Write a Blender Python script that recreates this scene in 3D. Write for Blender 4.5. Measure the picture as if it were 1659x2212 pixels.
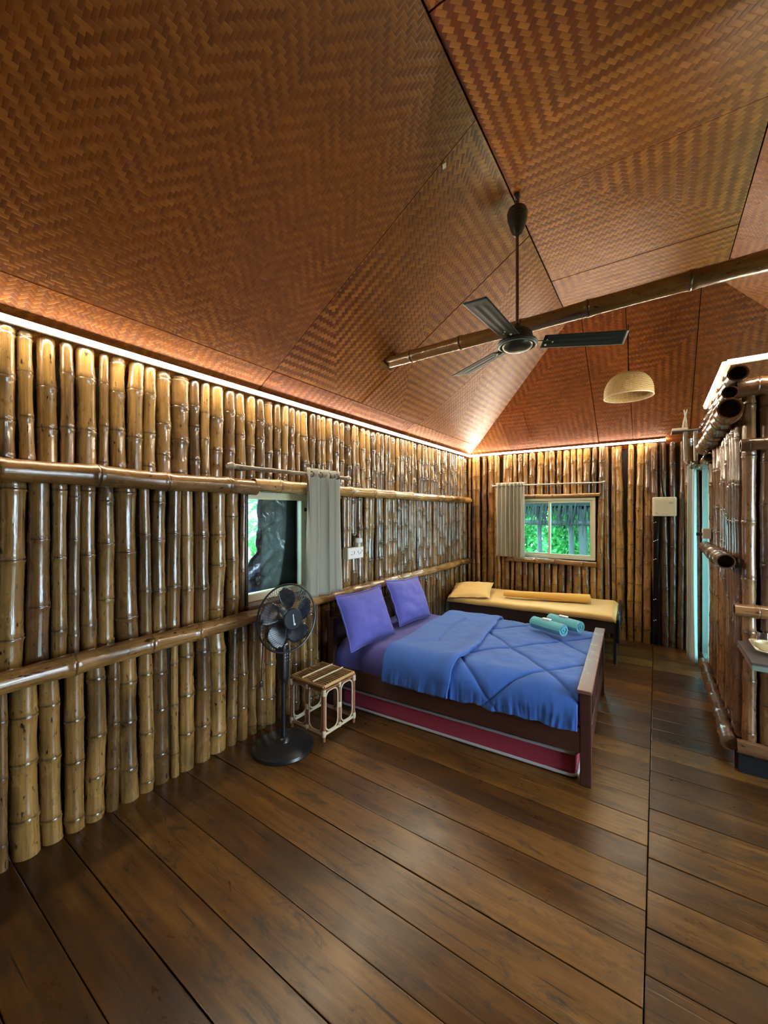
import bpy, bmesh, math, random
from mathutils import Vector, Matrix, Euler
from mathutils import noise as mnoise

for o in list(bpy.data.objects):
    bpy.data.objects.remove(o, do_unlink=True)
scene = bpy.context.scene
COL = scene.collection
R = math.radians

# ------------------------------------------------------------------ camera
F_PX = 860.0
YAW = math.atan(589.5 / F_PX)
cam_data = bpy.data.cameras.new('camera')
cam = bpy.data.objects.new('camera', cam_data)
COL.objects.link(cam)
cam.location = (0, 0, 1.6)
cam.rotation_euler = (R(90), 0, YAW)
cam_data.sensor_fit = 'HORIZONTAL'
cam_data.sensor_width = 36.0
cam_data.lens = F_PX / 1659.0 * 36.0
cam_data.clip_start = 0.03
cam_data.clip_end = 200
scene.camera = cam

# ------------------------------------------------------------------ world, exposure
SKY_STRENGTH = 7.0
LED_STRENGTH = 55.0
LED_COLOR = (1.0, 0.87, 0.66)
EXPOSURE = 1.6
world = bpy.data.worlds.new('sky')
scene.world = world
world.use_nodes = True
bg = world.node_tree.nodes['Background']
bg.inputs['Color'].default_value = (0.66, 0.84, 1.0, 1)
bg.inputs['Strength'].default_value = SKY_STRENGTH
vs = scene.view_settings
vs.view_transform = 'Standard'
vs.look = 'None'
vs.exposure = EXPOSURE
vs.gamma = 1
vs.use_curve_mapping = False

# ------------------------------------------------------------------ helpers
class MB:
    """collects geometry for one mesh object"""
    def __init__(self):
        self.v = []; self.f = []; self.flat = set()
    def add(self, vs_, fs_):
        n = len(self.v)
        self.v += [tuple(p) for p in vs_]
        self.f += [tuple(i + n for i in q) for q in fs_]
        return self
    def box(self, c, s, rot=None, bev=0.0):
        x, y, z = s[0] / 2, s[1] / 2, s[2] / 2
        if bev > 0:
            bm = bmesh.new()
            bmesh.ops.create_cube(bm, size=1)
            for p in bm.verts:
                p.co = Vector((p.co.x * s[0], p.co.y * s[1], p.co.z * s[2]))
            bmesh.ops.bevel(bm, geom=bm.edges[:], offset=bev, segments=2, affect='EDGES', profile=0.6)
            bm.verts.index_update()
            vv = [p.co.copy() for p in bm.verts]; ff = [[p.index for p in q.verts] for q in bm.faces]
            bm.normal_update()
            self.flat |= {len(self.f) + i for i, q in enumerate(bm.faces) if max(abs(q.normal.x), abs(q.normal.y), abs(q.normal.z)) > 0.999}
            bm.free()
        else:
            vv = [Vector(p) for p in ((-x,-y,-z),(x,-y,-z),(x,y,-z),(-x,y,-z),(-x,-y,z),(x,-y,z),(x,y,z),(-x,y,z))]
            ff = [(0,3,2,1),(4,5,6,7),(0,1,5,4),(1,2,6,5),(2,3,7,6),(3,0,4,7)]
        if rot is not None:
            m = rot if isinstance(rot, Matrix) else Euler(rot).to_matrix()
            vv = [m @ p for p in vv]
        c = Vector(c)
        return self.add([p + c for p in vv], ff)
    def span(self, a, b, bev=0.0):
        return self.box([(a[i] + b[i]) / 2 for i in range(3)], [abs(b[i] - a[i]) for i in range(3)], None, bev)
    def tube(self, pts, r, n=8, caps=True, closed=False):
        pts = [Vector(p) for p in pts]
        rs = r if isinstance(r, (list, tuple)) else [r] * len(pts)
        m = len(pts)
        rings = []
        up = None
        for i, p in enumerate(pts):
            if closed:
                t = pts[(i + 1) % m] - pts[i - 1]
            else:
                t = pts[min(i + 1, m - 1)] - pts[max(i - 1, 0)]
            t.normalize()
            if up is None:
                up = Vector((0, 0, 1)) if abs(t.z) < 0.9 else Vector((1, 0, 0))
            a = t.cross(up)
            if a.length < 1e-5:
                up = Vector((0, 1, 0)); a = t.cross(up)
            a.normalize(); b = a.cross(t); up = b
            rings.append([p + (a * math.cos(2 * math.pi * k / n) + b * math.sin(2 * math.pi * k / n)) * rs[i] for k in range(n)])
        vv = [q for g in rings for q in g]; ff = []
        for i in range(m if closed else m - 1):
            j = (i + 1) % m
            for k in range(n):
                k2 = (k + 1) % n
                ff.append((i * n + k2, i * n + k, j * n + k, j * n + k2))
        if caps and not closed:
            ff.append(tuple(range(n))); ff.append(tuple((m - 1) * n + k for k in range(n - 1, -1, -1)))
        return self.add(vv, ff)
    def lathe(self, prof, n=24, mat=None, caps=True):
        """profile of (radius, z) about local z"""
        vv = []; ff = []
        for (r, z) in prof:
            for k in range(n):
                a = 2 * math.pi * k / n
                vv.append(Vector((r * math.cos(a), r * math.sin(a), z)))
        for i in range(len(prof) - 1):
            for k in range(n):
                k2 = (k + 1) % n
                ff.append((i * n + k, i * n + k2, (i + 1) * n + k2, (i + 1) * n + k))
        if caps:
            ff.append(tuple(range(n - 1, -1, -1))); ff.append(tuple((len(prof) - 1) * n + k for k in range(n)))
        if mat is not None:
            vv = [mat @ p for p in vv]
        return self.add(vv, ff)
    def grid(self, fn, nu, nv, cu=False):
        vv = [Vector(fn(i / nu, j / nv)) for j in range(nv + 1) for i in range(nu + 1)]
        w = nu + 1
        ff = [(j * w + i, j * w + i + 1, (j + 1) * w + i + 1, (j + 1) * w + i) for j in range(nv) for i in range(nu)]
        return self.add(vv, ff)
    def mesh(self, name, mat=None, smooth=True, angle=38):
        me = bpy.data.meshes.new(name)
        me.from_pydata([tuple(p) for p in self.v], [], self.f)
        if smooth:
            for p in me.polygons: p.use_smooth = True
            me.set_sharp_from_angle(angle=R(angle))
            for k_ in self.flat: me.polygons[k_].use_smooth = False
        if mat is not None: me.materials.append(mat)
        me.update()
        return me
    def build(self, name, mat, parent=None, smooth=True, angle=38, loc=None, rot=None):
        o = bpy.data.objects.new(name, self.mesh(name, mat, smooth, angle))
        COL.objects.link(o)
        if parent is not None: o.parent = parent
        if loc is not None: o.location = loc
        if rot is not None: o.rotation_euler = rot
        return o

def tag(o, label=None, cat=None, group=None, kind=None):
    if label: o['label'] = label
    if cat: o['category'] = cat
    if group: o['group'] = group
    if kind: o['kind'] = kind
    return o
def empty(name, loc, rz=0, label=None, cat=None, group=None, kind=None):
    o = bpy.data.objects.new(name, None); COL.objects.link(o)
    o.location = loc; o.rotation_euler = (0, 0, rz)
    o.empty_display_size = 0.1
    return tag(o, label, cat, group, kind)
def inst(name, me, parent=None, loc=(0,0,0), rot=(0,0,0), scale=(1,1,1)):
    o = bpy.data.objects.new(name, me); COL.objects.link(o)
    o.parent = parent; o.location = loc; o.rotation_euler = rot; o.scale = scale
    return o
def copy_thing(root):
    r = root.copy(); COL.objects.link(r)
    for ch in root.children:
        c = ch.copy(); COL.objects.link(c); c.parent = r
        for g in ch.children:
            d = g.copy(); COL.objects.link(d); d.parent = c
    return r

# ------------------------------------------------------------------ materials
class NT:
    def __init__(self, name):
        self.m = bpy.data.materials.new(name); self.m.use_nodes = True
        self.t = self.m.node_tree; self.t.nodes.clear()
        self.out = self.t.nodes.new('ShaderNodeOutputMaterial')
    def n(self, typ, **kw):
        nd = self.t.nodes.new(typ)
        for k, v in kw.items(): setattr(nd, k, v)
        return nd
    def set(self, sock, val):
        if isinstance(val, bpy.types.NodeSocket): self.t.links.new(val, sock)
        elif val is not None:
            if isinstance(val, (tuple, list)) and len(val) == 3 and len(sock.default_value) == 4: val = (*val, 1)
            sock.default_value = val
    def math(self, op, a, b=None, c=None, clamp=False):
        nd = self.n('ShaderNodeMath', operation=op); nd.use_clamp = clamp
        self.set(nd.inputs[0], a)
        if b is not None: self.set(nd.inputs[1], b)
        if c is not None: self.set(nd.inputs[2], c)
        return nd.outputs[0]
    def mix(self, fac, a, b, blend='MIX'):
        nd = self.n('ShaderNodeMix', data_type='RGBA', blend_type=blend)
        self.set(nd.inputs[0], fac); self.set(nd.inputs[6], a); self.set(nd.inputs[7], b)
        return nd.outputs[2]
    def ramp(self, fac, stops, interp='LINEAR'):
        nd = self.n('ShaderNodeValToRGB'); cr = nd.color_ramp; cr.interpolation = interp
        while len(cr.elements) < len(stops): cr.elements.new(0.5)
        for e, (p, c) in zip(cr.elements, stops):
            e.position = p; e.color = (*c, 1) if not isinstance(c, (int, float)) else (c, c, c, 1)
        self.set(nd.inputs[0], fac)
        return nd.outputs[0]
    def coord(self, kind='Object'):
        return self.n('ShaderNodeTexCoord').outputs[kind]
    def mapping(self, vec, scale=(1,1,1), loc=(0,0,0), rot=(0,0,0)):
        nd = self.n('ShaderNodeMapping')
        self.set(nd.inputs['Vector'], vec); nd.inputs['Scale'].default_value = scale
        self.set(nd.inputs['Location'], loc); nd.inputs['Rotation'].default_value = rot
        return nd.outputs[0]
    def noise(self, vec, scale=5, detail=3, rough=0.55, dist=0.0):
        nd = self.n('ShaderNodeTexNoise')
        self.set(nd.inputs['Vector'], vec)
        nd.inputs['Scale'].default_value = scale; nd.inputs['Detail'].default_value = detail
        nd.inputs['Roughness'].default_value = rough; nd.inputs['Distortion'].default_value = dist
        return nd.outputs['Fac']
    def rand(self):
        return self.n('ShaderNodeObjectInfo').outputs['Random']
    def bump(self, h, strength=0.3, dist=0.01):
        nd = self.n('ShaderNodeBump'); nd.inputs['Strength'].default_value = strength
        nd.inputs['Distance'].default_value = dist; self.set(nd.inputs['Height'], h)
        return nd.outputs[0]
    def bsdf(self, col, rough=0.5, metal=0.0, normal=None, coat=0.0, coat_rough=0.1, spec=0.5, emit=None, estr=0.0, sheen=0.0, trans=0.0, sss=0.0):
        b = self.n('ShaderNodeBsdfPrincipled')
        self.set(b.inputs['Base Color'], col); self.set(b.inputs['Roughness'], rough)
        self.set(b.inputs['Metallic'], metal); self.set(b.inputs['Coat Weight'], coat)
        self.set(b.inputs['Coat Roughness'], coat_rough); self.set(b.inputs['Specular IOR Level'], spec)
        self.set(b.inputs['Sheen Weight'], sheen); self.set(b.inputs['Transmission Weight'], trans)
        if normal is not None:
            self.set(b.inputs['Normal'], normal)
            if coat: self.set(b.inputs['Coat Normal'], normal)
        if emit is not None:
            self.set(b.inputs['Emission Color'], emit); self.set(b.inputs['Emission Strength'], estr)
        return b
    def done(self, b):
        self.t.links.new(b.outputs[0], self.out.inputs['Surface']); return self.m

def simple(name, col, rough=0.5, metal=0.0, noise_amt=0.12, scale=30, coat=0.0, bump=0.0, spec=0.5, sheen=0.0, rvar=0.12):
    t = NT(name)
    co = t.coord('Object')
    nz = t.noise(co, scale, 3)
    c = t.mix(t.math('MULTIPLY', nz, noise_amt * 2), col, tuple(x * 0.45 for x in col))
    nrm = t.bump(nz, bump, 0.004) if bump else None
    rg = t.math('ADD', t.math('MULTIPLY', nz, rvar), max(rough - rvar / 2, 0.02))
    return t.done(t.bsdf(c, rg, metal, nrm, coat=coat, spec=spec, sheen=sheen))

def bamboo_mat(name, light, mid, dark, gloss=0.16, coat=0.7):
    t = NT(name)
    rnd = t.rand()
    off = t.n('ShaderNodeCombineXYZ')
    t.set(off.inputs[0], t.math('MULTIPLY', rnd, 37.0)); t.set(off.inputs[1], t.math('MULTIPLY', rnd, 91.0)); t.set(off.inputs[2], t.math('MULTIPLY', rnd, 53.0))
    v = t.n('ShaderNodeVectorMath', operation='ADD')
    t.set(v.inputs[0], t.coord('Object')); t.set(v.inputs[1], off.outputs[0])
    co = v.outputs[0]
    streak = t.noise(t.mapping(co, (90, 90, 2.2)), 1.0, 4, 0.6)
    blotch = t.noise(t.mapping(co, (9, 9, 3.5)), 1.0, 4, 0.62, 0.4)
    speck = t.noise(t.mapping(co, (60, 60, 22)), 1.0, 2, 0.5)
    tone = t.math('ADD', t.math('MULTIPLY', rnd, 0.75), t.math('MULTIPLY', blotch, 0.75))
    c = t.ramp(t.math('SUBTRACT', tone, 0.18), [(0.0, dark), (0.42, mid), (0.8, light), (1.0, tuple(min(1, x * 1.12) for x in light))])
    c = t.mix(t.math('MULTIPLY', t.math('SUBTRACT', streak, 0.42, clamp=True), 2.6, clamp=True), c, tuple(x * 0.5 for x in mid))
    big = t.noise(t.mapping(co, (5, 5, 1.6)), 1.0, 3, 0.55)
    c = t.mix(t.math('MULTIPLY', t.math('SUBTRACT', big, 0.50, clamp=True), 5.0, clamp=True), c, tuple(x * 0.95 for x in dark))
    c = t.mix(t.math('MULTIPLY', t.math('SUBTRACT', speck, 0.63, clamp=True), 9.0, clamp=True), c, tuple(x * 0.25 for x in dark))
    at = t.n('ShaderNodeAttribute', attribute_name='node_hollow_shade')
    nd = at.outputs['Fac']
    c = t.mix(t.math('MULTIPLY', nd, 0.75), c, tuple(x * 0.4 for x in dark))
    h = t.math('ADD', t.math('MULTIPLY', streak, 0.5), t.math('MULTIPLY', speck, 0.25))
    h = t.math('ADD', h, t.math('MULTIPLY', blotch, 0.6))
    nrm = t.bump(h, 0.42, 0.006)
    rg = t.math('ADD', t.math('MULTIPLY', blotch, 0.22), gloss)
    return t.done(t.bsdf(c, rg, 0, nrm, coat=coat, coat_rough=0.07, spec=0.5))

M = {}
M['bamboo'] = bamboo_mat('varnished_bamboo', (0.36, 0.198, 0.055), (0.21, 0.107, 0.031), (0.055, 0.030, 0.013), coat=0.9)
M['bamboo_gold'] = bamboo_mat('golden_bamboo', (0.45, 0.23, 0.052), (0.30, 0.14, 0.033), (0.095, 0.043, 0.014), coat=0.9)
M['bamboo_red'] = bamboo_mat('dark_bamboo', (0.26, 0.125, 0.045), (0.17, 0.078, 0.03), (0.07, 0.032, 0.016))
M['bamboo_rail'] = bamboo_mat('rail_bamboo', (0.46, 0.25, 0.075), (0.27, 0.13, 0.036), (0.065, 0.031, 0.011))
M['wall_dark'] = simple('dark_backing', (0.035, 0.02, 0.012), 0.8)
M['white_plastic'] = simple('cream_plastic', (0.74, 0.70, 0.55), 0.35, noise_amt=0.03)
M['black_plastic'] = simple('black_plastic', (0.012, 0.013, 0.016), 0.30, noise_amt=0.05, rvar=0.0)
M['black_rough'] = simple('black_rubber', (0.008, 0.007, 0.007), 0.8, spec=0.15)
M['fan_blade'] = simple('smoky_blade_plastic', (0.014, 0.018, 0.026), 0.25, noise_amt=0.05, rvar=0.0)
M['steel'] = simple('painted_steel', (0.55, 0.55, 0.52), 0.35, 0.6, noise_amt=0.05)
M['alu'] = simple('cream_window_frame', (0.72, 0.67, 0.46), 0.4, noise_amt=0.05)
M['white_alu'] = simple('white_door_frame', (0.62, 0.66, 0.62), 0.4, noise_amt=0.05)
M['bed_wood'] = None

def wood_mat(name, base, dark, rough=0.3, axis=0, coat=0.2, wear=None):
    t = NT(name)
    rnd = t.rand()
    off = t.n('ShaderNodeCombineXYZ')
    for k in range(3): t.set(off.inputs[k], t.math('MULTIPLY', rnd, (31.0, 47.0, 19.0)[k]))
    v = t.n('ShaderNodeVectorMath', operation='ADD')
    t.set(v.inputs[0], t.coord('Object')); t.set(v.inputs[1], off.outputs[0])
    sc = [38, 38, 38]; sc[axis] = 2.2
    g = t.noise(t.mapping(v.outputs[0], tuple(sc)), 1.0, 5, 0.62, 0.6)
    b = t.noise(v.outputs[0], 2.3, 3)
    c = t.ramp(t.math('ADD', t.math('MULTIPLY', g, 0.7), t.math('MULTIPLY', b, 0.35)), [(0.3, dark), (0.72, base)])
    if wear:
        w = t.noise(t.mapping(v.outputs[0], (1, 1, 1)), 13.0, 4, 0.7)
        c = t.mix(t.math('MULTIPLY', t.math('SUBTRACT', w, 0.56, clamp=True), 5, clamp=True), c, wear)
    return t.done(t.bsdf(c, t.math('ADD', t.math('MULTIPLY', g, 0.2), rough), 0, t.bump(g, 0.12, 0.004), coat=coat, coat_rough=0.2))
M['bed_wood'] = wood_mat('maroon_bed_wood', (0.070, 0.021, 0.014), (0.030, 0.010, 0.009), 0.3, 0, 0.3)
M['bed_cap'] = wood_mat('worn_bed_cap', (0.19, 0.085, 0.06), (0.12, 0.05, 0.038), 0.35, 1, 0.2, wear=(0.36, 0.27, 0.2))
M['dark_wood'] = wood_mat('dark_cot_wood', (0.03, 0.018, 0.014), (0.012, 0.008, 0.007), 0.35, 0, 0.3)

def floor_mat():
    t = NT('worn_floor_board')
    rnd = t.rand()
    off = t.n('ShaderNodeCombineXYZ')
    for k in range(3): t.set(off.inputs[k], t.math('MULTIPLY', rnd, (71.0, 37.0, 11.0)[k]))
    v = t.n('ShaderNodeVectorMath', operation='ADD')
    t.set(v.inputs[0], t.coord('Object')); t.set(v.inputs[1], off.outputs[0])
    co = v.outputs[0]
    g = t.noise(t.mapping(co, (1.4, 26, 26)), 1.0, 6, 0.6, 0.8)
    fine = t.noise(t.mapping(co, (5, 140, 140)), 1.0, 3, 0.6)
    big = t.noise(t.mapping(co, (1.3, 3.4, 1)), 1.0, 4, 0.6, 0.5)
    spot = t.noise(t.mapping(co, (7, 16, 1)), 1.0, 4, 0.7, 0.6)
    tone = t.math('ADD', t.math('MULTIPLY', g, 0.55), t.math('MULTIPLY', big, 0.5))
    tone = t.math('ADD', tone, t.math('MULTIPLY', t.math('SUBTRACT', rnd, 0.5), 0.24))
    c = t.ramp(tone, [(0.30, (0.026, 0.0100, 0.0028)), (0.5, (0.070, 0.028, 0.0058)), (0.72, (0.160, 0.073, 0.0150))])
    c = t.mix(t.math('MULTIPLY', t.math('SUBTRACT', spot, 0.53, clamp=True), 5.5, clamp=True), c, (0.026, 0.014, 0.007))
    blot = t.noise(t.mapping(co, (2.2, 2.6, 1)), 1.0, 5, 0.65, 0.7)
    c = t.mix(t.math('MULTIPLY', t.math('SUBTRACT', blot, 0.52, clamp=True), 4.0, clamp=True), c, (0.040, 0.020, 0.008))
    crk = t.noise(t.mapping(co, (2.4, 70, 1)), 1.0, 3, 0.5, 0.4)
    c = t.mix(t.math('MULTIPLY', t.math('SUBTRACT', crk, 0.64, clamp=True), 12.0, clamp=True), c, (0.016, 0.008, 0.004))
    # fine pale scuffs worn into the varnish
    scr = t.noise(t.mapping(co, (3.0, 150, 1), rot=(0, 0, 0.9)), 1.0, 2, 0.5)
    gate = t.math('MULTIPLY', t.math('SUBTRACT', t.noise(co, 2.1, 2), 0.52, clamp=True), 5.0, clamp=True)
    c = t.mix(t.math('MULTIPLY', t.math('MULTIPLY', t.math('GREATER_THAN', scr, 0.70), gate), 0.35), c, (0.36, 0.24, 0.13))
    # board edges worn lighter
    h = t.math('ADD', t.math('MULTIPLY', g, 0.10), t.math('ADD', t.math('MULTIPLY', fine, 0.2), t.math('MULTIPLY', spot, 0.30)))
    rg = t.math('ADD', t.math('MULTIPLY', spot, 0.30), t.math('ADD', 0.10, t.math('MULTIPLY', big, 0.16)))
    return t.done(t.bsdf(c, rg, 0, t.bump(h, 0.30, 0.006), coat=0.08, coat_rough=0.2, spec=0.35))
M['floor'] = floor_mat()

def mat_weave(name, warp, weft, w=0.0225, rough=0.3, herring=0):
    """2/2 twill of split bamboo strips; UV is in metres on the sheet"""
    t = NT(name)
    uvn = t.n('ShaderNodeUVMap', uv_map='UVMap')
    sep = t.n('ShaderNodeSeparateXYZ')
    wob = t.n('ShaderNodeVectorMath', operation='ADD')
    nz = t.n('ShaderNodeTexNoise'); nz.inputs['Scale'].default_value = 2.0; t.set(nz.inputs['Vector'], uvn.outputs[0])
    sc = t.n('ShaderNodeVectorMath', operation='SCALE'); t.set(sc.inputs[0], nz.outputs['Color']); sc.inputs['Scale'].default_value = 0.03
    t.set(wob.inputs[0], uvn.outputs[0]); t.set(wob.inputs[1], sc.outputs[0])
    t.set(sep.inputs[0], wob.outputs[0])
    U = t.math('DIVIDE', sep.outputs[0], w); V = t.math('DIVIDE', sep.outputs[1], w)
    i = t.math('FLOOR', U); j = t.math('FLOOR', V)
    fu = t.math('FRACT', U); fv = t.math('FRACT', V)
    if herring:
        jz = t.math('PINGPONG', j, float(herring))
    else:
        jz = j
    a = t.math('FLOORED_MODULO', t.math('ADD', i, jz), 4.0)
    top = t.math('LESS_THAN', a, 1.5)          # warp strip lies on top here
    def prof(x):
        d = t.math('ABSOLUTE', t.math('SUBTRACT', t.math('MULTIPLY', x, 2.0), 1.0))
        return t.math('SUBTRACT', 1.0, t.math('POWER', d, 4.0))
    # along a warp strip the float is two cells long in v; along a weft strip two cells in u
    hw = prof(fu); hf = prof(fv)
    selh = t.n('ShaderNodeMix', data_type='FLOAT'); t.set(selh.inputs[0], top); t.set(selh.inputs[2], hf); t.set(selh.inputs[3], hw)
    h = selh.outputs[0]
    # one tone for each strip and one for each float
    def wn(x, y):
        cb = t.n('ShaderNodeCombineXYZ'); t.set(cb.inputs[0], x); t.set(cb.inputs[1], y)
        nd = t.n('ShaderNodeTexWhiteNoise', noise_dimensions='2D'); t.set(nd.inputs['Vector'], cb.outputs[0])
        return nd.outputs['Value']
    s1 = wn(i, t.math('FLOOR', t.math('DIVIDE', t.math('ADD', j, i), 4.0)))
    s2 = wn(t.math('FLOOR', t.math('DIVIDE', t.math('ADD', i, t.math('ADD', j, 2.0)), 4.0)), t.math('ADD', j, 300.0))
    cw = t.mix(s1, warp, tuple(x * 0.62 for x in warp))
    cf = t.mix(s2, weft, tuple(x * 0.62 for x in weft))
    big = t.noise(uvn.outputs[0], 1.1, 3, 0.6)
    con = t.ramp(big, [(0.36, 0.35), (0.58, 1.0)])
    topm = t.math('ADD', t.math('MULTIPLY', t.math('SUBTRACT', top, 0.5), con), 0.5)
    c = t.mix(topm, cf, cw)  # warp-weft colour contrast also paints the sheen difference between strip directions
    c = t.mix(t.math('MULTIPLY', t.math('SUBTRACT', 0.35, h, clamp=True), 1.7), c, tuple(x * 0.3 for x in weft))
    gr = t.noise(t.mapping(uvn.outputs[0], (220, 220, 1)), 1.0, 2)
    c = t.mix(t.math('MULTIPLY', gr, 0.3), c, tuple(x * 0.5 for x in weft))
    stain = t.noise(uvn.outputs[0], 0.55, 3, 0.65)
    c = t.mix(t.math('MULTIPLY', t.math('SUBTRACT', stain, 0.5, clamp=True), 2.2, clamp=True), c, tuple(x * 0.55 for x in weft))
    # strips tilt slightly as they dive under: bump
    dive = t.math('ADD', t.math('MULTIPLY', h, 0.8), t.math('MULTIPLY', s1, 0.35))
    nrm = t.bump(t.math('ADD', dive, t.math('MULTIPLY', gr, 0.15)), 0.22, 0.004)
    rg = t.math('ADD', t.math('MULTIPLY', s2, 0.14), t.math('ADD', rough, t.math('MULTIPLY', big, 0.1)))
    return t.done(t.bsdf(c, rg, 0, nrm, coat=0.22, coat_rough=0.25, spec=0.3))
M['mat_a'] = mat_weave('woven_bamboo_sheet', (0.54, 0.180, 0.030), (0.36, 0.100, 0.016), w=0.0165, herring=9)
M['mat_b'] = mat_weave('woven_bamboo_sheet_striped', (0.60, 0.215, 0.036), (0.27, 0.064, 0.009), herring=34)
M['mat_c'] = mat_weave('woven_bamboo_sheet_red', (0.42, 0.120, 0.022), (0.24, 0.052, 0.009), herring=27)
M['roof_dark'] = simple('dark_roof_boards', (0.05, 0.025, 0.014), 0.8)

def fabric(name, col, scale=900, rough=0.85, var=0.25, bump=0.15, sheen=0.15):
    t = NT(name)
    co = t.coord('Object')
    wv = t.noise(t.mapping(co, (1, 1, 1)), scale, 2, 0.5)
    lo = t.noise(co, 7.0, 3)
    c = t.mix(t.math('MULTIPLY', wv, var * 2), col, tuple(x * 0.55 for x in col))
    c = t.mix(t.math('MULTIPLY', lo, 0.25), c, tuple(x * 0.8 for x in col))
    return t.done(t.bsdf(c, rough, 0, t.bump(t.math('ADD', wv, t.math('MULTIPLY', lo, 2.0)), bump, 0.002), sheen=sheen, spec=0.25))
M['blue'] = fabric('blue_comforter_cotton', (0.042, 0.125, 0.44))
M['violet'] = fabric('violet_pillow_linen', (0.115, 0.120, 0.45))
M['sheet'] = fabric('violet_bed_sheet', (0.075, 0.078, 0.32))
M['yellow'] = fabric('yellow_sheet_cotton', (0.74, 0.50, 0.17))
M['mustard'] = fabric('mustard_blanket_fleece', (0.74, 0.40, 0.075), scale=300)
M['teal'] = fabric('teal_terry_cloth', (0.13, 0.45, 0.52), scale=350, bump=0.5)
M['maroon'] = fabric('maroon_mattress_ticking', (0.30, 0.026, 0.050), scale=120, rough=0.6, sheen=0.1)
M['piping'] = fabric('grey_mattress_piping', (0.40, 0.38, 0.38), scale=160, bump=0.6)
M['curtain'] = fabric('grey_linen_curtain', (0.46, 0.44, 0.35), scale=500)
M['curtain_blue'] = fabric('pale_linen_door_curtain', (0.42, 0.47, 0.44), scale=500)
M['cane'] = simple('dry_rattan_cane', (0.58, 0.36, 0.15), 0.4, noise_amt=0.4, scale=55, coat=0.2)
M['cane_dark'] = simple('brown_rattan_cane', (0.32, 0.12, 0.05), 0.35, noise_amt=0.4, scale=40, coat=0.3)
M['binding'] = simple('pale_cane_binding', (0.68, 0.55, 0.36), 0.5, noise_amt=0.3, scale=160, bump=0.4)
M['pole_grey'] = bamboo_mat('grey_bamboo_rod', (0.42, 0.36, 0.26), (0.30, 0.23, 0.15), (0.12, 0.08, 0.05), 0.3, 0.3)
M['ceil_fan'] = simple('charcoal_fan_enamel', (0.018, 0.026, 0.026), 0.5, 0.0, noise_amt=0.1, spec=0.3)
M['fan_rod'] = simple('brown_painted_rod', (0.11, 0.045, 0.03), 0.35)
M['bronze'] = simple('bronze_canopy', (0.05, 0.045, 0.035), 0.3, 0.4)
M['chrome'] = simple('chrome', (0.7, 0.7, 0.7), 0.15, 1.0, noise_amt=0.02)
M['cream_ceramic'] = simple('cream_ceramic', (0.72, 0.64, 0.42), 0.22, noise_amt=0.05)
M['dark_top'] = simple('dark_table_top', (0.085, 0.07, 0.07), 0.35, noise_amt=0.25)
M['green_edge'] = simple('grey_green_table_edge', (0.17, 0.22, 0.19), 0.45)
M['white'] = simple('white_paper', (0.85, 0.85, 0.82), 0.6, noise_amt=0.02)
M['ground'] = simple('garden_soil', (0.16, 0.17, 0.07), 0.9, noise_amt=0.4, scale=3)
M['tarp'] = simple('black_plastic_sheet', (0.022, 0.026, 0.034), 0.18, noise_amt=0.05, spec=0.7, rvar=0.03)
M['straw'] = simple('grey_palm_thatch', (0.022, 0.021, 0.018), 0.9, noise_amt=0.4, scale=20, spec=0.15)
M['trunk'] = simple('pale_trunk_wood', (0.085, 0.08, 0.075), 0.8, noise_amt=0.35, scale=25)

def leaf_mat(name, c1, c2):
    t = NT(name)
    g = t.n('ShaderNodeNewGeometry')
    c = t.ramp(g.outputs['Random Per Island'], [(0.0, c1), (1.0, c2)])
    b = t.bsdf(c, 0.45, 0)
    tr = t.n('ShaderNodeBsdfTranslucent'); t.set(tr.inputs[0], c)
    mx = t.n('ShaderNodeMixShader'); mx.inputs[0].default_value = 0.35
    t.t.links.new(b.outputs[0], mx.inputs[1]); t.t.links.new(tr.outputs[0], mx.inputs[2])
    return t.done(mx)
M['leaf'] = leaf_mat('garden_leaf', (0.06, 0.32, 0.07), (0.30, 0.74, 0.28))

def glass_mat(name, tint=(0.70, 0.96, 0.95), rough=0.02):
    t = NT(name)
    tr = t.n('ShaderNodeBsdfTransparent'); t.set(tr.inputs[0], tint)
    gl = t.n('ShaderNodeBsdfGlossy'); gl.inputs['Roughness'].default_value = rough
    fr = t.n('ShaderNodeFresnel'); fr.inputs['IOR'].default_value = 1.5
    mx = t.n('ShaderNodeMixShader')
    t.t.links.new(fr.outputs[0], mx.inputs[0]); t.t.links.new(tr.outputs[0], mx.inputs[1]); t.t.links.new(gl.outputs[0], mx.inputs[2])
    return t.done(mx)
M['glass'] = glass_mat('window_glass')
M['glass_clear'] = glass_mat('clear_window_glass', (0.85, 0.93, 0.96))
M['tumbler'] = glass_mat('clear_tumbler', (0.93, 0.95, 0.93))

def led_mat():
    t = NT('led_diffuser')
    e = t.n('ShaderNodeEmission'); t.set(e.inputs[0], LED_COLOR); e.inputs[1].default_value = LED_STRENGTH
    return t.done(e)
M['led'] = led_mat()

def shade_mat():
    t = NT('woven_shade_cane')
    co = t.coord('Object')
    nz = t.noise(co, 60, 3)
    c = t.mix(nz, (0.62, 0.46, 0.20), (0.34, 0.23, 0.09))
    return t.done(t.bsdf(c, 0.5, 0, t.bump(nz, 0.3, 0.003)))
M['shade'] = shade_mat()

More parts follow.
